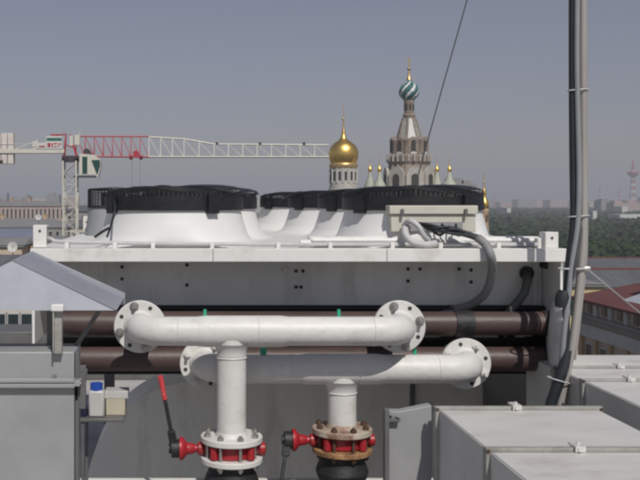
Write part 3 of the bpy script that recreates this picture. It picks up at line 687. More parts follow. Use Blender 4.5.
each('end_panel_rib', m, M['cooler_grey'], dc)
# corner posts
for (a0, a1, y0, y1, d0) in ((33, 46.5, 247.5, 225, 3.92), (545.5, 558.5, 248, 232, 3.92), (83, 90.5, 231.5, 216, 5.78)):
    m = MB(); m.box(PX(a0, d0), PX(a1, d0), d0, d0+.012, PZ(y0, d0), PZ(y1, d0)); m.box(PX(a0, d0), PX(a0, d0)+.006, d0+.012, d0+.07, PZ(y0, d0), PZ(y1, d0))
    m.box(PX(a0, d0)+.006, PX(a1, d0), d0+.012, d0+.07, PZ(y1, d0)-.006, PZ(y1, d0)-.001)
    cpn = part('lifting_bracket', m, M['cooler_white'], dc, .002)
    p = P((a0+a1)/2, y1+6, d0); part('bolt_hole', MB().cyl(p + Vector((0,-.002,0)), p + Vector((0,.001,0)), .006, n=10), M['dark_hole'], cpn)
m = MB(); m.box(PX(537, 3.96), PX(545, 3.96), 3.95, 3.99, PZ(250, 3.96), PZ(238, 3.96)); part('pipe_end_box', m, M['cooler_white'], dc, .003)
m = MB(); m.tube(bez([P(48, 238, 4.0), P(52, 239.5, 3.97), P(70, 242, 3.96), P(200, 244, 3.96), P(350, 244.5, 3.96), P(537, 244.5, 3.96)], 6), .009, 10)
part('cable_pipe', m, M['pale_hose'], dc)
m = MB()
for px in (67, 115, 153, 212, 278, 330, 392, 440, 498): m.box(PX(px-2, 3.95), PX(px+2, 3.95), 3.935, 3.985, PZ(248.4, 3.95), PZ(242.5, 3.95))
each('pipe_clip', m, M['cooler_white'], dc, .001)
part('cable_trunking', MB().box(PX(309, 4.05), PX(538, 4.05), 4.03, 4.1, ZL1, PZ(236.5, 4.05)).cyl((PX(300, 4.0), 4.02, PZ(243.5, 4.02)), (PX(315, 4.02), 4.02, PZ(243.5, 4.02)), .017, n=14), M['cooler_white'], dc, .006)
part('cable_pipe', MB().cyl((PX(312, 4.0), 4.0, PZ(240.5, 4.0)), (PX(540, 4.0), 4.0, PZ(240.5, 4.0)), .012, n=14), M['cooler_white'], dc)
# fans
FR = .312; ZT = H - .022; ZB = ZL1 - .0015
def lump(t): return .006*sin(3*t+1) + .004*sin(7*t+2) + .003*sin(13*t)
def fan(cx, cy, first=None, shroud_mat='shroud_white', parent=dc, zt=ZT, zb=ZB):
    if first is not None:
        f = first.copy(); COL.objects.link(f); f.parent = parent; f.location = (cx, cy, 0)
        for c in KF: c2 = c.copy(); COL.objects.link(c2); c2.parent = f
        return f, None
    org = base(parent)
    def pp(name, m, mt, par, ang=35):
        o = bpy.data.objects.new(name, m.mesh(name, M[mt], Vector((0, 0, org.z)), True, ang)); COL.objects.link(o); o.parent = par; return o
    hgt = zt - zb
    m = MB(); m.lathe((0, 0, zb), (0,0,1), [(.425, 0), (.41, .006), (.375, .022), (.352, .055), (.333, hgt*.62), (.322, hgt*.85), (.318, hgt), (.306, hgt), (.306, 0)], 64, cap=False)
    m.v = [(x_, max(-.352, min(.352, y_)), z_) for x_, y_, z_ in m.v]
    f = pp('fan', m, shroud_mat, parent, 60); f.location = (cx, cy, 0); f['label'] = 'fan in flared shroud under a black wire guard'
    m = MB(); R = .326
    # basket side rings, verticals, dome rings and radials
    for q in range(15):
        z = zt - .012 + q*.006; m.tube([(R*cos(t*pi/24), R*sin(t*pi/24), z + lump(t*pi/24)*q/15) for t in range(48)], .0023, 4, True)
    for q in range(18):
        u = q/18; r = R*(1-u*.95); z = zt + .072 + .022*sin(min(1, u*1.7)*pi/2); m.tube([(r*cos(t*pi/20), r*sin(t*pi/20), z + lump(t*pi/20)*(1-u)) for t in range(40)], .0024, 4, True)
    for q in range(96):
        t = 2*pi*q/96; c, s_ = cos(t), sin(t); dl = lump(t)
        m.tube([(R*c, R*s_, zt-.014), (R*c, R*s_, zt+.063+dl), (R*.985*c, R*.985*s_, zt+.072+dl), (R*.6*c, R*.6*s_, zt+.094), (R*.12*c, R*.12*s_, zt+.096)], .0024, 4)
    g = pp('fan_guard', m, 'black_wire', f)
    m = MB(); m.lathe((0, 0, 0), (0,0,1), [(.323, zt-.016), (.332, zt-.016), (.332, zt+.046), (.322, zt+.046)], 48, cap=False)
    for q in range(4):
        t = q*pi/2 + .55; m.obox(Vector((.335*cos(t), .335*sin(t), zt + .012)), .03, .055, .085, Matrix.Rotation(t, 3, 'Z'))
    pp('guard_ring', m, 'black_wire', f)
    m = MB(); m.cyl((0,0,zt-.11), (0,0,zt+.08), .085, n=24)
    for q in range(7):
        t = q*2*pi/7
        vs = []
        for rr, tw, wd in ((.08, .5, .05), (.19, .38, .085), (.298, .26, .1)):
            for s_ in (-1, 1):
                vs.append((rr*cos(t) - s_*wd*sin(t)*cos(tw), rr*sin(t) + s_*wd*cos(t)*cos(tw), zt-.05 + s_*wd*sin(tw)))
        vs += [(a_, b_, c_-.004) for a_, b_, c_ in vs]
        m.add(vs, [(0,1,3,2), (2,3,5,4), (6,8,9,7), (8,10,11,9), (0,2,8,6), (2,4,10,8), (1,7,9,3), (3,9,11,5), (4,5,11,10)])
    pp('fan_blades', m, 'black_wire', f)
    m = MB(); m.lathe((.15, .04, 0), (0,0,1), [(.2, zt+.064), (.185, zt+.085), (.14, zt+.098), (.08, zt+.105), (.02, zt+.107)], 32); pp('motor_cover', m, 'black_wire', f)
    return f, None
f0, _ = fan(-.052 - .49, 4.33 - 6.8)
KF = [o for o in bpy.data.objects if o.parent == f0]
XC = (PX(412, 4.33), -.052)
for r_ in range(4):
    for c_ in (0, 1):
        if r_ == 0 and c_ == 1: continue
        sh = (0, 0, -.08, -.2)[r_] if c_ == 0 else .13
        fan(XC[c_] + sh - .49, 4.33 + r_*.8 - 6.8, f0)
# switch box
bx = part('switch_box', MB().box(PX(391, 3.99), PX(476, 3.99), 3.99, 4.2, PZ(232, 3.99), PZ(214.5, 3.99)), M['plastic_box'], dc, .004)
part('switch_box_lid', MB().box(PX(389.5, 3.98), PX(478, 3.98), 3.978, 4.21, PZ(214.3, 3.98), PZ(205.5, 3.98)), M['plastic_box'], bx, .004)
m = MB()
for px in (402.5, 466): m.box(PX(px-1.4, 3.97), PX(px+1.4, 3.97), 3.965, 3.977, PZ(216, 3.97), PZ(209, 3.97))
each('clasp', m, M['galv_dark'], bx)
part('cable_gland', MB().box(PX(410, 3.985), PX(462, 3.985), 3.975, 3.989, PZ(231, 3.98), PZ(222, 3.98)), M['galv'], bx)
def hose(name, pts, r, mt, parent=dc, rib=True, n=10):
    path = bez(pts, n); m = MB()
    if rib:
        L = []; R = []
        for i, p in enumerate(path):
            L.append(p); R.append(r*(1 if i % 2 else .86))
        m.tube(L, R, 14)
    else: m.tube(path, r, 12)
    return part(name, m, M[mt], parent, ang=80)
hose('cable_hose', [P(478, 238, 3.9), P(485, 244, 3.87), P(491, 256, 3.84), P(492, 272, 3.9), P(486, 292, 3.98), P(472, 304, 4.06), P(455, 309, 4.1), P(435, 314, 4.12)], .019, 'grey_hose', n=16)
hose('cable_hose', [P(478, 238, 3.9), P(466, 234, 3.93), P(452, 231, 3.95)], .016, 'dark_hose')
hose('cable_hose', [P(407, 224, 3.97), P(405, 233, 3.92), P(412, 242, 3.9), P(424, 245, 3.9), P(436, 243.5, 3.92)], .0165, 'pale_hose', n=14)
hose('cable_hose', [P(404, 226, 3.97), P(410, 221, 3.92), P(418, 226, 3.9), P(424, 236, 3.9), P(428, 240, 3.92)], .0125, 'pale_hose', n=14)
for k, (y0, y1, y2) in enumerate(((223, 230, 237), (225, 227, 235), (227, 232, 238), (224, 233, 239), (229, 229, 236))):
    hose('cable', [P(418 + k*3, y0, 3.965), P(432 + k*2, y0 + 2 + k, 3.93), P(450, y1, 3.92 - k*.005), P(466, y2 - 3, 3.91), P(480, y2 + 2, 3.9)], .0055, 'cable_black', rib=False)
for k in range(5):
    hose('cable', [P(428 + k*7, 224 + (k % 2)*2, 3.972), P(433 + k*6, 229 - (k % 3), 3.94), P(440 + k*5, 227 + k, 3.93)], .004, 'cable_black', rib=False)
hose('cable_hose', [P(526, 273, 4.14), P(527, 281, 4.09), P(524, 293, 4.07), P(516, 304, 4.07), P(507, 314, 4.08)], .02, 'entry_hose', n=14)
p = P(526, 273, 4.139); part('cable_entry', MB().cyl(p, p + Vector((0,-.02,0)), .031, n=20), M['dark_hole'], dc)
p = P(543, 264.5, 4.13); part('cable_entry', MB().cyl(p, p + Vector((0,-.06,0)), .018, n=16), M['dark_hole'], dc)
hose('hanging_wire', [P(113, 196, 4.25), P(115, 208, 4.0), P(112, 222, 3.97), P(107, 237, 4.0)], .005, 'cable_black', rib=False)
hose('hanging_wire', [P(109, 228, 4.0), P(102, 232, 4.02), P(95, 237, 4.05)], .006, 'cable_black', rib=False)
# coil, header pipes, drum-shaped plenum
part('coil', MB().box(PX(62, 4.1), PX(548, 4.1), 4.1, 4.16, PZ(374, 4.1), PZ(306, 4.1)), M['coil_black'], dc)
m = MB()
for i in range(7): m.box(PX(62, 4.1), PX(548, 4.1), 4.085, 4.1, PZ(308 + i*10, 4.1) - .004, PZ(308 + i*10, 4.1) + .004)
each('coil_tube', m, M['black_wire'], dc)
part('header_pipe', MB().cyl(P(52, 323, 3.96), P(550, 323.5, 3.96), .052, n=28), M['brown_pipe'], dc)
part('header_pipe', MB().cyl(P(72, 359, 3.96), P(550, 359, 3.96), .053, n=28), M['brown_pipe'], dc)
m = MB()
for (px, w_, y) in ((463, 9, 323.5), (549, 7, 323.5), (549, 7, 359)): m.cyl(P(px - w_, y, 3.96), P(px + w_, y, 3.96), .0575, n=28)
each('pipe_clamp', m, M['black_rubber'], dc)
YD = 4.9; cxd, czd, rd = PX(200, YD), PZ(495, YD), 114/900*YD
poly = [Vector((cxd - rd, YD, RF)), ] + [Vector((cxd - rd*cos(t), YD, czd + rd*sin(t))) for t in [pi/2*i/24 for i in range(25)]] + [Vector((PX(545, YD), YD, czd + rd)), Vector((PX(545, YD), YD, RF))]
part('plenum', MB().prism(poly, (0, .44, 0)), M['cooler_grey'], dc, ang=30)
m = MB()
for px in (412, 528): m.box(PX(px, YD) - .012, PX(px, YD) + .012, YD - .02, YD - .001, RF, PZ(384, YD))
each('plenum_seam', m, M['galv_dark'], dc)
part('foot_beam', MB().box(PX(70, 3.9), PX(560, 3.9), 3.86, 3.895, PZ(480.5, 3.9), PZ(477.5, 3.9)), M['cooler_white'], dc, .002)
part('foot_beam_web', MB().box(PX(70, 3.9), PX(560, 3.9), 3.87, 3.89, PZ(500, 3.9), PZ(480.7, 3.9)), M['oxide_red'], dc)
m = MB()
for px in (80, 300, 555): m.box(PX(px, 4)-.04, PX(px, 4)+.04, 3.9, 3.98, RF, PZ(500, 3.9))
for xq in (X0+.06, X1-.06): m.box(xq-.04, xq+.04, 7.2, 7.28, RF, ZL1-.02)
each('leg', m, M['galv_dark'], dc)
# right end strut and dished cover
m = MB(); m.box(PX(534, 4.02), PX(541, 4.02), 4.0, 4.05, RF, PZ(370, 4.02)); m.obox(P(545, 385, 3.99),   .03, .03, .2, Matrix.Rotation(radians(-14), 3, 'Y'))
part('strut', m, M['tan_rust'], dc)
pc = P(559, 348, 3.9)
m = MB(); m.lathe(pc, (-.95, .29, 0), [(.222, -.016), (.23, -.012), (.23, .006), (.22, .01), (.2, .022), (.16, .034), (.09, .044), (.004, .048)], 40)
part('dished_cover', m, M['cooler_white'], dc)

# small grey fan at the left edge of the deck
xx, ya = -.44, 5.53; zt2 = PZ(206, 5.4); zb2 = ZL1 - .0015
m = MB(); m.lathe((xx, ya, zb2), (0,0,1), [(.172, 0), (.17, .01), (.165, .05), (.158, .11), (.15, zt2-zb2), (.144, zt2-zb2), (.144, 0)], 48, cap=False)
fs_ = part('small_fan', m, M['shroud_grey'], dc, ang=60, label='small grey fan shroud behind the left corner')
m = MB(); R = .155
for q in range(9): m.tube([(xx+R*cos(t*pi/24), ya+R*sin(t*pi/24), zt2 - .01 + q*.013) for t in range(48)], .003, 4, True)
for q in range(44):
    t = 2*pi*q/44; c, s_ = cos(t), sin(t); m.tube([(xx+R*c, ya+R*s_, zt2-.01), (xx+R*c, ya+R*s_, zt2+.094), (xx+R*.95*c, ya+R*.95*s_, zt2+.104), (xx+R*.1*c, ya+R*.1*s_, zt2+.112)], .003, 4)
for q in range(10): m.tube([(xx+R*(1-q*.09)*cos(t*pi/16), ya+R*(1-q*.09)*sin(t*pi/16), zt2+.102+q*.001) for t in range(32)], .003, 4, True)
part('fan_guard', m, M['black_wire'], fs_)
part('fan_motor', MB().cyl((xx, ya, zt2-.1), (xx, ya, zt2+.08), .07, n=20), M['black_rubber'], fs_)

# ---------------- pipe manifolds with butterfly valves
def flange(m, c, ax, r, t, hub=.06):
    m.lathe(Vector(c) - Vector(ax)*t/2, ax, [(r-.003, 0), (r, .003), (r, t-.003), (r-.003, t)], 44)
def manifold(YA, YFl, pxl, pxr, ypipe, pr, xr, fl, fr, thick, zv, rusty, label, seams, lever, tabs):
    """YA pipe axis distance, YFl flange plane distance, fl/fr flange centres (px)"""
    zc = PZ(ypipe, YA); r = root('pipe_manifold', (PX(xr, YA), YA, RF), label, 'pipework')
    xl, xr_, xt = PX(fl, YFl), PX(fr, YFl), PX(xr, YA)
    bend = .085
    def path(xe, s):        # from the flange forward then sideways
        pts = [(xe, YFl, zc), (xe, YFl-.012, zc)]
        R = YFl - .015 - YA
        for i in range(1, 13):
            t = pi/2*i/12; pts.append((xe + s*R*(1-cos(t)), YFl-.015 - R*sin(t), zc))
        return pts
    L = path(xl, 1); Rr = path(xr_, -1)
    m = MB(); m.tube(L + Rr[::-1], pr, 32)
    ta, tb, tr = PX(thick[0], YA), PX(thick[1], YA), pr*1.07
    tk = .02
    part('header', m, M['white_paint'], r, ang=60)
    m = MB(); m.lathe((ta - tk, YA, zc), (1,0,0), [(pr+.0006, 0), (tr, tk*1.4), (tr, tb-ta+tk*.6), (pr+.0006, tb-ta+2*tk)], 36, cap=False)
    # saddle blending into the riser
    sad = []
    for i in range(9):
        t = i/8; sad.append((pr*1.02 + pr*.35*(1-t)**2.2, -(tr*.72) - t*.05))
    m.lathe((xt, YA, zc), (0,0,1), [(a, b) for a, b in sad], 36, cap=False)
    hd = part('tee', m, M['white_paint'], r, ang=60)
    m = MB()
    for s_ in seams:
        if isinstance(s_, tuple): m.tube([(xt + (pr*1.03)*cos(t*pi/16), YA + (pr*1.03)*sin(t*pi/16), PZ(s_[1], YA)) for t in range(32)], .0022, 6, True)
        else:
            q = PX(s_, YA); rr = tr if ta < q < tb else pr; m.tube([(q, YA + (rr+.0004)*cos(t*pi/16), zc + (rr+.0004)*sin(t*pi/16)) for t in range(32)], .0018, 6, True)
    each('weld_seam', m, M['white_paint'], r)
    for xe in (xl, xr_):
        m = MB(); flange(m, (xe, YFl + .008, zc), Vector((0,1,0)), .107, .02); m.lathe((xe, YFl+.002, zc), (0,-1,0), [(pr*1.22, 0), (pr*1.1, .012), (pr*1.02, .02)], 32)
        m.cyl((xe, YFl+.018, zc), (xe, YFl+.2, zc), pr*.95, n=24)
        f = part('pipe_flange', m, M['white_paint'], r)
        mh = MB(); mb_ = MB()
        for i in range(8):
            t = 2*pi*i/8 + .28; q = Vector((xe + .086*cos(t), YFl-.0025, zc + .086*sin(t)))
            if i % 2 == (0 if rusty else 1): mh.cyl(q + Vector((0,.002,0)), q + Vector((0,-.0008,0)), .0085, n=14)
            else:
                mb_.cyl(q, q + Vector((0,-.012,0)), .0145, n=6); mb_.cyl(q, q + Vector((0,-.034,0)), .0075, n=12); mb_.cyl(q, q + Vector((0,-.003,0)), .019, n=18)
        each('bolt_hole', mh, M['dark_hole'], f); each('bolt', mb_, M['steel_bolt'] if not rusty else M['white_paint'], f, per=3)
    zt = PZ(zv, YA)
    part('riser', MB().cyl((xt, YA, zc - tr*.5), (xt, YA, zt + .01), pr, n=36), M['white_paint'], r)
    vr = .122; FM = M['rusty_flange'] if rusty else M['white_paint']
    m = MB(); flange(m, (xt, YA, zt - .012), Vector((0,0,1)), vr, .024); m.lathe((xt, YA, zt - .001), (0,0,1), [(pr*1.14, 0), (pr*1.06, .01), (pr*1.01, .018)], 32)
    vf = part('valve_flange', m, FM, r)
    m = MB(); flange(m, (xt, YA, zt - .092), Vector((0,0,1)), vr, .022); part('valve_flange', m, M['tan_rust'] if rusty else FM, r)
    m = MB()
    for i in range(8):
        t = 2*pi*i/8 + .3; q = Vector((xt + .1*cos(t), YA + .1*sin(t), zt)); m.cyl(q + Vector((0,0,-.125)), q + Vector((0,0,.02)), .0065, n=10)
        m.cyl(q, q + Vector((0,0,.013)), .013, n=6); m.cyl(q + Vector((0,0,-.117)), q + Vector((0,0,-.103)), .013, n=6)
    each('valve_bolt', m, M['rusty_bolt'] if rusty else M['steel_bolt'], r, per=3)
    m = MB(); m.lathe((xt, YA, zt - .0805), (0,0,1), [(.082, 0), (.09, .008), (.092, .028), (.09, .047), (.082, .056)], 36)
    for s_ in (-1, 1): m.lathe((xt + s_*.078, YA, zt - .053), (s_, 0, 0), [(.02, 0), (.02, .03), (.026, .034), (.026, .052), (.018, .056)], 16)
    for i in range(4):
        t = i*pi/2 + pi/4; m.cyl((xt + .1*cos(t), YA + .1*sin(t), zt - .076), (xt + .1*cos(t), YA + .1*sin(t), zt - .03), .016, n=12)
    part('valve_body', m, M['red_valve'], r)
    # neck to the left and notch plate
    xn = xt - .125
    m = MB(); m.lathe((xn, YA, zt - .053), (-1,0,0), [(.016, 0), (.016, .02), (.02, .025), (.024, .05), (.03, .056), (.042, .064), (.046, .072), (.046, .08)], 20)
    part('valve_neck', m, M['red_valve'], r)
    m = MB(); m.cyl((xn-.079, YA, zt-.053), (xn-.112, YA, zt-.053), .036, n=20); m.cyl((xn-.112, YA, zt-.053), (xn-.122, YA, zt-.053), .02, n=12)
    part('notch_plate', m, M['black_rubber'], r)
    d = Vector(lever); s0 = Vector((xn-.1, YA-.01, zt-.05)); L_ = d.length; dn = d.normalized()
    sd_ = Vector((1,0,0)) if abs(dn.x) < .8 else Vector((0,1,0)); sd_ = (sd_ - dn*sd_.dot(dn)).normalized(); M3 = Matrix((sd_, dn.cross(sd_), dn)).transposed()
    m = MB(); m.obox(s0 + dn*L_*.35, .015, .01, L_*.7, M3); m.obox(s0 + dn*L_*.12, .03, .02, L_*.25, M3)
    lv = part('lever', m, M['black_rubber'], r, .003)
    if L_ > .2:
        part('grip', MB().cyl(s0 + dn*L_*.68, s0 + dn*L_, .0095, .0105, 14), M['pink_grip'], lv)
    # rubber joint below
    m = MB(); m.lathe((xt, YA, zt - .103), (0,0,-1), [(.088, 0), (.092, .006), (.09, .03), (.1, .05), (.108, .075), (.1, .1), (.088, .12), (.09, .15)], 36)
    part('rubber_joint', m, M['black_rubber'], r)
    part('supply_pipe', MB().cyl((xt, YA, zt - .25), (xt, YA, RF), pr, n=28), M['brown_pipe'], r)
    for (px, yy) in tabs:
        q = PX(px, YA); ph = yy
        part('green_tape', MB().box(q-.006, q+.006, YA+ph, YA+ph+.012, zc + pr*.8, zc + pr + .028), M['green_tape'], r)
    return r
manifold(3.55, 3.68, 0, 0, 331.3, .0575, 231.5, 140, 399.5, (203, 283), 435, False,
         'upper white pipe manifold whose red valve has white flanges', [178, 203, 258, 283, 373, (0, 357)], (-.055, -.03, .29), [(205, 0), (339, 0)])
manifold(3.7, 3.82, 0, 0, 369, .0585, 342, 205, 466, (305, 378), 427, True,
         'lower white pipe manifold whose red valve sits between rusty flanges', [291, 305, 378, 437, (0, 392)], (-.05, -.08, -.25), [(265, 0), (415, 0), (262, 0)])

# ---------------- vertical cable bundle on the right
YC = 3.6
cbn = root('cable_bundle', (PX(578, YC), YC, RF), 'vertical bundle of grey conduits and black cable rising beside the cooler', 'conduits')
def run(name, pts, r, mt): return part(name, MB().tube(bez([P(a_, b_, c_) for a_, b_, c_ in pts], 8), r, 14), M[mt], cbn, ang=80)
run('conduit', [(583, -560, YC), (583.2, -60, YC), (583, 60, YC), (583.5, 150, YC), (583.5, 225, YC), (581.5, 262, YC), (578, 300, YC), (573, 340, YC), (567, 372, YC), (561, 400, YC), (556, 440, YC), (555, 545, YC)], .0155, 'conduit_pale')
run('conduit', [(577.5, -560, YC-.02), (577.3, -60, YC-.02), (577, 60, YC-.02), (578, 120, YC-.02), (579, 180, YC-.02), (577.5, 225, YC-.02), (572, 262, YC-.02), (568, 300, YC-.02), (563, 345, YC-.01), (560, 400, YC+.03), (559, 545, YC+.1)], .0105, 'conduit_grey')
run('cable', [(572.5, -560, YC), (572.6, -60, YC), (572.3, 50, YC), (572.6, 110, YC), (573.5, 190, YC), (573, 225, YC), (569, 258, YC), (566, 300, YC), (566, 345, YC), (560, 380, YC), (552, 420, YC), (548, 545, YC)], .0135, 'cable_black')
run('cable', [(580.3, -560, YC+.02), (580.2, 0, YC+.02), (580.5, 100, YC+.02), (581, 200, YC+.01), (581, 232, YC-.01), (576, 262, YC-.03), (571, 285, YC-.02), (566, 305, YC)], .006, 'dark_hose')
run('cable', [(586.4, -560, YC+.01), (586.4, 60, YC+.01), (587, 230, YC+.01), (585, 270, YC+.01), (581, 310, YC+.01), (575, 360, YC+.01)], .0045, 'conduit_pale')
run('cable', [(569.8, -560, YC+.01), (569.6, 60, YC+.01), (570.8, 230, YC+.01), (566, 262, YC+.01)], .004, 'conduit_pale')
m = MB()
for y in (-150, 90, 216): m.tube([(PX(578.3, YC) + .041*cos(t*pi/12), YC + .024*sin(t*pi/12), PZ(y, YC) + .003*cos(t*pi/12)) for t in range(24)], .003, 5, True)
m.tube([(PX(573.5, YC) + .06*cos(t*pi/12), YC + .026*sin(t*pi/12), PZ(268.5, YC)) for t in range(24)], .004, 5, True)
m.tube([(PX(559, YC) + .045*cos(t*pi/12), YC + .035*sin(t*pi/12), PZ(380, YC) - .012*cos(t*pi/12)) for t in range(24)], .003, 5, True)
each('cable_tie', m, M['pale_hose'], cbn)
part('tape_wrap', MB().tube([P(565, 291, YC-.005), P(563.5, 296, YC-.005), P(562, 302, YC-.005), P(560.5, 308, YC-.005)], [.024, .029, .028, .022], 16), M['cable_black'], cbn)
part('tape_wrap', MB().tube([P(568, 350, YC-.01), P(564, 366, YC-.01), P(558, 384, YC-.01), P(551, 404, YC-.01), P(547, 425, YC-.01)], [.015, .021, .022, .021, .018], 16), M['cable_black'], cbn)
m = MB(); m.lathe(P(586, 268.5, YC), (1,0,0), [(.008, -.02), (.012, -.01), (.012, .012), (.006, .02)], 12); part('clamp_bolt', m, M['steel_bolt'], cbn)
m = MB().cyl(P(587, 269, YC), (5.6, 9.7, RF + .13), .003, n=6)
part('stay_wire', m, M['pale_hose'], cbn)
m = MB().tube([P(x_, y_, 7.3) for x_, y_ in ((493, -93), (467, 0), (440, 96), (427, 143), (409, 209), (405.5, 222.4))], .0053, 8)
solo('guy_wire', m, M['dark_hose'], tuple(P(405.5, 222.4, 7.3)), 'thin slanting wire crossing the sky right of the tent spire', 'wire')

# ---------------- galvanised ducts on the right
def joint(m, x0, x1, y, z0, z1, t=.02, hgt=.0115):
    """angle frame round a duct, across Y"""
    for (a0, a1, b0, b1) in ((x0-hgt, x1+hgt, z1, z1+hgt), (x0-hgt, x0, z0-hgt, z1), (x1, x1+hgt, z0-hgt, z1), (x0-hgt, x1+hgt, z0-hgt-.001, z0)):
        m.box(a0, a1, y-t, y-t*.25, b0, b1); m.box(a0, a1, y-t*.15, y+t*.6, b0, b1-.003)
def duct(name, x0, x1, y0, y1, z0, z1, joints, label, clips, stand=True):
    r = root(name, ((x0+x1)/2, (y0+y1)/2, RF), label, 'air duct')
    m = MB(); m.box(x0, x1, y0, y1, z0, z1-.001); part('duct_body', m, M['galv_side'], r, .003)
    m = MB()
    for yj in range(len(joints)+1):
        a_ = y0 if yj == 0 else joints[yj-1] + .02; b_ = y1 if yj == len(joints) else joints[yj] - .025
        zc_ = z1 + .0045
        m.add([(x0+.004, a_, z1+.001), (x1-.004, a_, z1+.001), (x1-.004, b_, z1+.001), (x0+.004, b_, z1+.001), ((x0+x1)/2, (a_+b_)/2, zc_)], [(0,1,4), (1,2,4), (2,3,4), (3,0,4)])
    part('duct_top', m, M['galv_top'], r, smooth=False)
    for yj in joints:
        m = MB(); joint(m, x0, x1, yj, z0, z1); jf = part('flange_frame', m, M['galv_edge'], r, .001)
        m = MB()
        for sx in (x0-.006, x1+.006): m.cyl((sx, yj-.024, z1+.004), (sx, yj+.016, z1+.004), .005, n=8)
        each('corner_bolt', m, M['rusty_bolt'], jf)
    for (xc, yj) in clips:
        m = MB(); m.box(xc-.014, xc+.014, yj-.028, yj+.02, z1+.012, z1+.019); m.box(xc-.014, xc+.014, yj-.031, yj-.026, z1+.003, z1+.0185); m.cyl((xc-.004, yj-.03, z1+.011), (xc-.004, yj-.038, z1+.011), .0055, n=8); m.cyl((xc+.004, yj-.004, z1+.019), (xc+.004, yj-.004, z1+.025), .005, n=6)
        part('clip', m, M['zinc'], r)
    m = MB()
    for yy in (y0+.15, y1-.15):
        for xx_ in (x0+.03, x1-.07): m.box(xx_, xx_+.04, yy, yy+.04, RF, z0-.001)
    each('leg', m, M['galv_dark'], r)
    return r
zA = H - .69
duct('air_duct', .842, 1.372, 1.35, 3.03, zA - .55, zA, [2.5, 3.0], 'nearest galvanised duct with stained top in the lower right corner', [(PX(514, 3.0), 3.0), (PX(576, 2.5), 2.5)])
duct('air_duct', 1.535, 2.2, 1.6, 4.05, zA - .5, zA, [2.85, 3.47, 3.74], 'galvanised duct at the right edge behind the nearest one', [(PX(628, 3.47), 3.47), (PX(618, 3.74), 3.74)])
bd = root('blanking_panel', (.72, 3.2, RF), 'upright grey blanking panel left of the nearest duct', 'panel')
zbn = PZ(411.5, 3.08)
part('sheet', MB().prism([(PX(389, 3.08), 3.08, RF+.2), (.844, 3.08, RF+.2), (.844, 3.08, PZ(405.5, 3.08)), (PX(402, 3.08), 3.08, zbn), (PX(389, 3.08), 3.08, zbn)], (0, .045, 0)), M['galv'], bd, .002)
m = MB(); m.box(PX(384.5, 3.06), PX(388.8, 3.06), 3.05, 3.085, RF+.2, zbn+.012); m.box(PX(386, 3.06), PX(400, 3.06), 3.055, 3.078, zbn-.03, zbn-.018)
part('flange_frame', m, M['galv_dark'], bd, .001)
m = MB()
for (px, py) in ((391, 414), (398, 416)): m.cyl(P(px, py, 3.05), P(px, py, 3.08), .006, n=8)
each('corner_bolt', m, M['steel_bolt'], bd)
m = MB()
for px in (390, 425): m.box(PX(px, 3.2)-.02, PX(px, 3.2)+.02, 3.09, 3.12, RF, RF+.199)
each('leg', m, M['galv_dark'], bd)

# ---------------- vent cowl on the left
YV = 2.6
vc = root('vent_cowl', (-.6, 2.8, RF), 'square galvanised duct under a pitched rain hood at the left', 'vent')
xR = PX(74, YV); zT = PZ(352, YV)
part('duct_body', MB().box(-1.0, xR, YV, 2.76, RF, zT), M['galv'], vc, .003)
m = MB(); zf = PZ(381, YV)
m.box(-1.02, xR+.004, YV-.024, YV-.001, zf-.001, zf+.010); m.box(-1.02, xR+.004, YV-.022, YV-.001, zf-.016, zf-.004); m.box(xR+.001, xR+.02, YV-.02, 2.77, zf-.012, zf+.004)
part('flange_frame', m, M['galv'], vc, .0015)
m = MB(); m.cyl((xR-.02, YV-.012, zf-.004), (xR+.022, YV-.012, zf-.004), .005, n=8); m.cyl((xR-.055, YV-.012, zf+.01), (xR-.055, YV-.012, zf+.02), .006, n=6)
each('corner_bolt', m, M['steel_bolt'], vc)
m = MB(); m.box(PX(78.5, 2.62), PX(85.5, 2.62), 2.62, 2.64, PZ(409, 2.62), PZ(366, 2.62)); m.box(xR+.001, PX(78, 2.61), 2.61, 2.63, PZ(400, 2.62), PZ(385, 2.62)); m.box(xR+.002, xR+.012, YV+.01, YV+.03, RF, PZ(353, YV))
part('side_bracket', m, M['galv_dark'], vc, .001)
m = MB(); m.box(PX(53.5, 2.58), PX(62, 2.58), 2.575, 2.597, PZ(353.5, 2.58), PZ(306, 2.58)); m.box(PX(53.5, 2.58), PX(55, 2.58), 2.56, 2.575, PZ(352, 2.58), PZ(310, 2.58))
part('post', m, M['galv_edge'], vc, .001)
for xx_ in (-.42, -1.0):
    part('post', MB().box(xx_, xx_+.03, 2.735, 2.755, zT-.03, PZ(312, YV)+.02), M['galv_dark'], vc)
part('post', MB().box(-1.0, -.975, 2.575, 2.597, zT-.03, PZ(310, YV)), M['conduit_pale'], vc)
part('clamp', MB().box(PX(51, 2.56), PX(63.5, 2.56), 2.556, 2.574, PZ(311.5, 2.56), PZ(304.5, 2.56)), M['cooler_white'], vc, .003)
part('brace', MB().obox(P(86, 331, 2.72), .014, .012, .16, Matrix.Rotation(radians(33), 3, 'Y')), M['galv_dark'], vc)
ax_, ex = PX(12, YV), PX(115, YV); za, ze_ = PZ(260.5, YV), PZ(310.5, YV); lx = 2*ax_ - ex; YH = 2.94
m = MB()
m.prism([(lx, YV, ze_), (ex, YV, ze_), (ax_, YV, za)], (0, .004, 0))
part('hood_gable', m, M['galv_blue'], vc)
m = MB(); tt = .003
m.add([(ax_, YV-.002, za+.001), (ex+.004, YV-.002, ze_), (ex+.004, YH, ze_), (ax_, YH, za+.001), (lx-.004, YV-.002, ze_), (lx-.004, YH, ze_)], [(0,1,2,3), (0,3,5,4)])
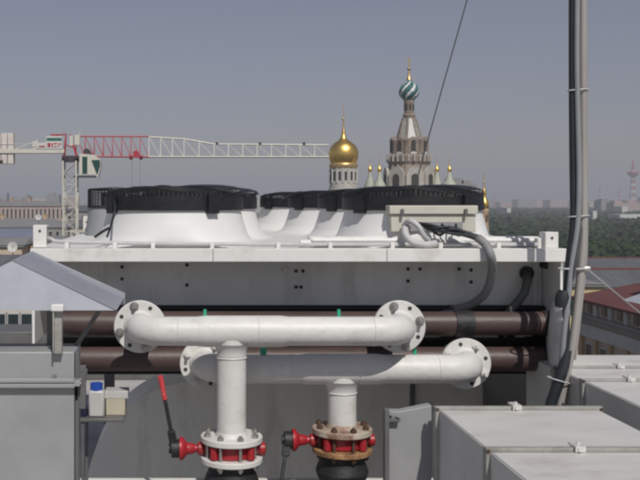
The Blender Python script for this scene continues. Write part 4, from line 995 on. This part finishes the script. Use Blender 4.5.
m.add([(ax_, YV, za-.003), (ex, YV, ze_-.003), (ex, YH, ze_-.003), (ax_, YH, za-.003), (lx, YV, ze_-.003), (lx, YH, ze_-.003)], [(0,3,2,1), (0,4,5,3)])
part('hood_roof', m, M['galv_hood'], vc, smooth=False)
hh_ = .015
m = MB(); m.prism([(lx-.004, YH, ze_-.02), (ex+.006, YH, ze_-.02), (ex+.006, YH, ze_+hh_), (ax_, YH, za+hh_*.55), (lx-.004, YH, ze_+hh_)], (0, .012, 0))
part('hood_back_flange', m, M['galv_hood'], vc, .001)

# ---------------- odds and ends behind
tb = root('trestle_shelf', (PX(95, 3.75), 3.75, RF), 'low narrow grey shelf between the left duct and the curved casing', 'shelf')
zs = PZ(418, 3.7)
part('shelf_board', MB().box(PX(72, 3.7), PX(124, 3.7), 3.68, 3.86, zs-.012, zs), M['galv_dark'], tb, .002)
m = MB()
for px in (73, 83):
    for yy in (3.69, 3.84): m.box(PX(px, 3.7)-.006, PX(px, 3.7)+.006, yy, yy+.012, RF, zs-.0125)
each('leg', m, M['galv_dark'], tb)
cn = root('bottle', (PX(96, 3.72), 3.75, zs), 'small squat white bottle with big blue cap on the low shelf', 'bottle')
part('body', MB().box(PX(88.5, 3.71), PX(104, 3.71), 3.71, 3.77, zs, PZ(391, 3.71)), M['canister'], cn, .008)
part('cap', MB().cyl((PX(96.5, 3.74), 3.74, PZ(391, 3.72)), (PX(96.5, 3.74), 3.74, PZ(384, 3.72)), .0265, n=20), M['blue_plastic'], cn)
solo('cardboard_box', MB().box(PX(106, 3.75), PX(125, 3.75), 3.75, 3.84, zs, PZ(399, 3.75)), M['cardboard'], (PX(115, 3.75), 3.8, zs), 'small cream cardboard box right of the bottle', 'box', bevel=.002)
solo('paper_pack', MB().box(PX(104.5, 3.75), PX(128, 3.75), 3.75, 3.84, PZ(399, 3.75)+.001, PZ(391.5, 3.75)), M['canister'], (PX(115, 3.75), 3.8, PZ(399, 3.75)), 'pale flat pack lying on the cream cardboard box', 'pack', bevel=.002)
solo('cloth_bundle', MB().lathe((PX(83, 3.72), 3.73, zs), (0,0,1), [(.016, 0), (.019, .012), (.017, .04), (.012, .058), (.004, .064)], 12), M['navy_cloth'], (PX(83, 3.72), 3.73, zs), 'navy blue cloth bundle left of the bottle', 'cloth')
m = MB().box(PX(-60, 6.2), PX(72, 6.2), 6.2, 6.6, PZ(356, 6.2), PZ(332, 6.2)); 
lo = root('shadow_box', (PX(0, 6.2), 6.4, RF), 'dark box standing in for a band of shadow behind the vent cowl', 'air duct')
part('duct_body', m, M['galv_dark'], lo, .004)  # dark box put in for the shadow band of the roof equipment
m = MB()
for px in (-50, 60): m.box(PX(px, 6.2)-.03, PX(px, 6.2)+.03, 6.3, 6.36, RF, PZ(356, 6.2)-.001)
each('leg', m, M['galv_dark'], lo)

# ---------------- the air itself
hz = bpy.data.materials.new('haze'); hz.use_nodes = True; t = hz.node_tree; t.nodes.clear()
pv = t.nodes.new('ShaderNodeVolumePrincipled'); pv.inputs['Color'].default_value = (.80, .84, .92, 1); pv.inputs['Density'].default_value = .00035; pv.inputs['Anisotropy'].default_value = 0
mo = t.nodes.new('ShaderNodeOutputMaterial'); t.links.new(pv.outputs[0], mo.inputs['Volume'])
struct('haze', MB().box(-14500, 14500, -14500, 14500, -1, 190), hz, 'stuff')
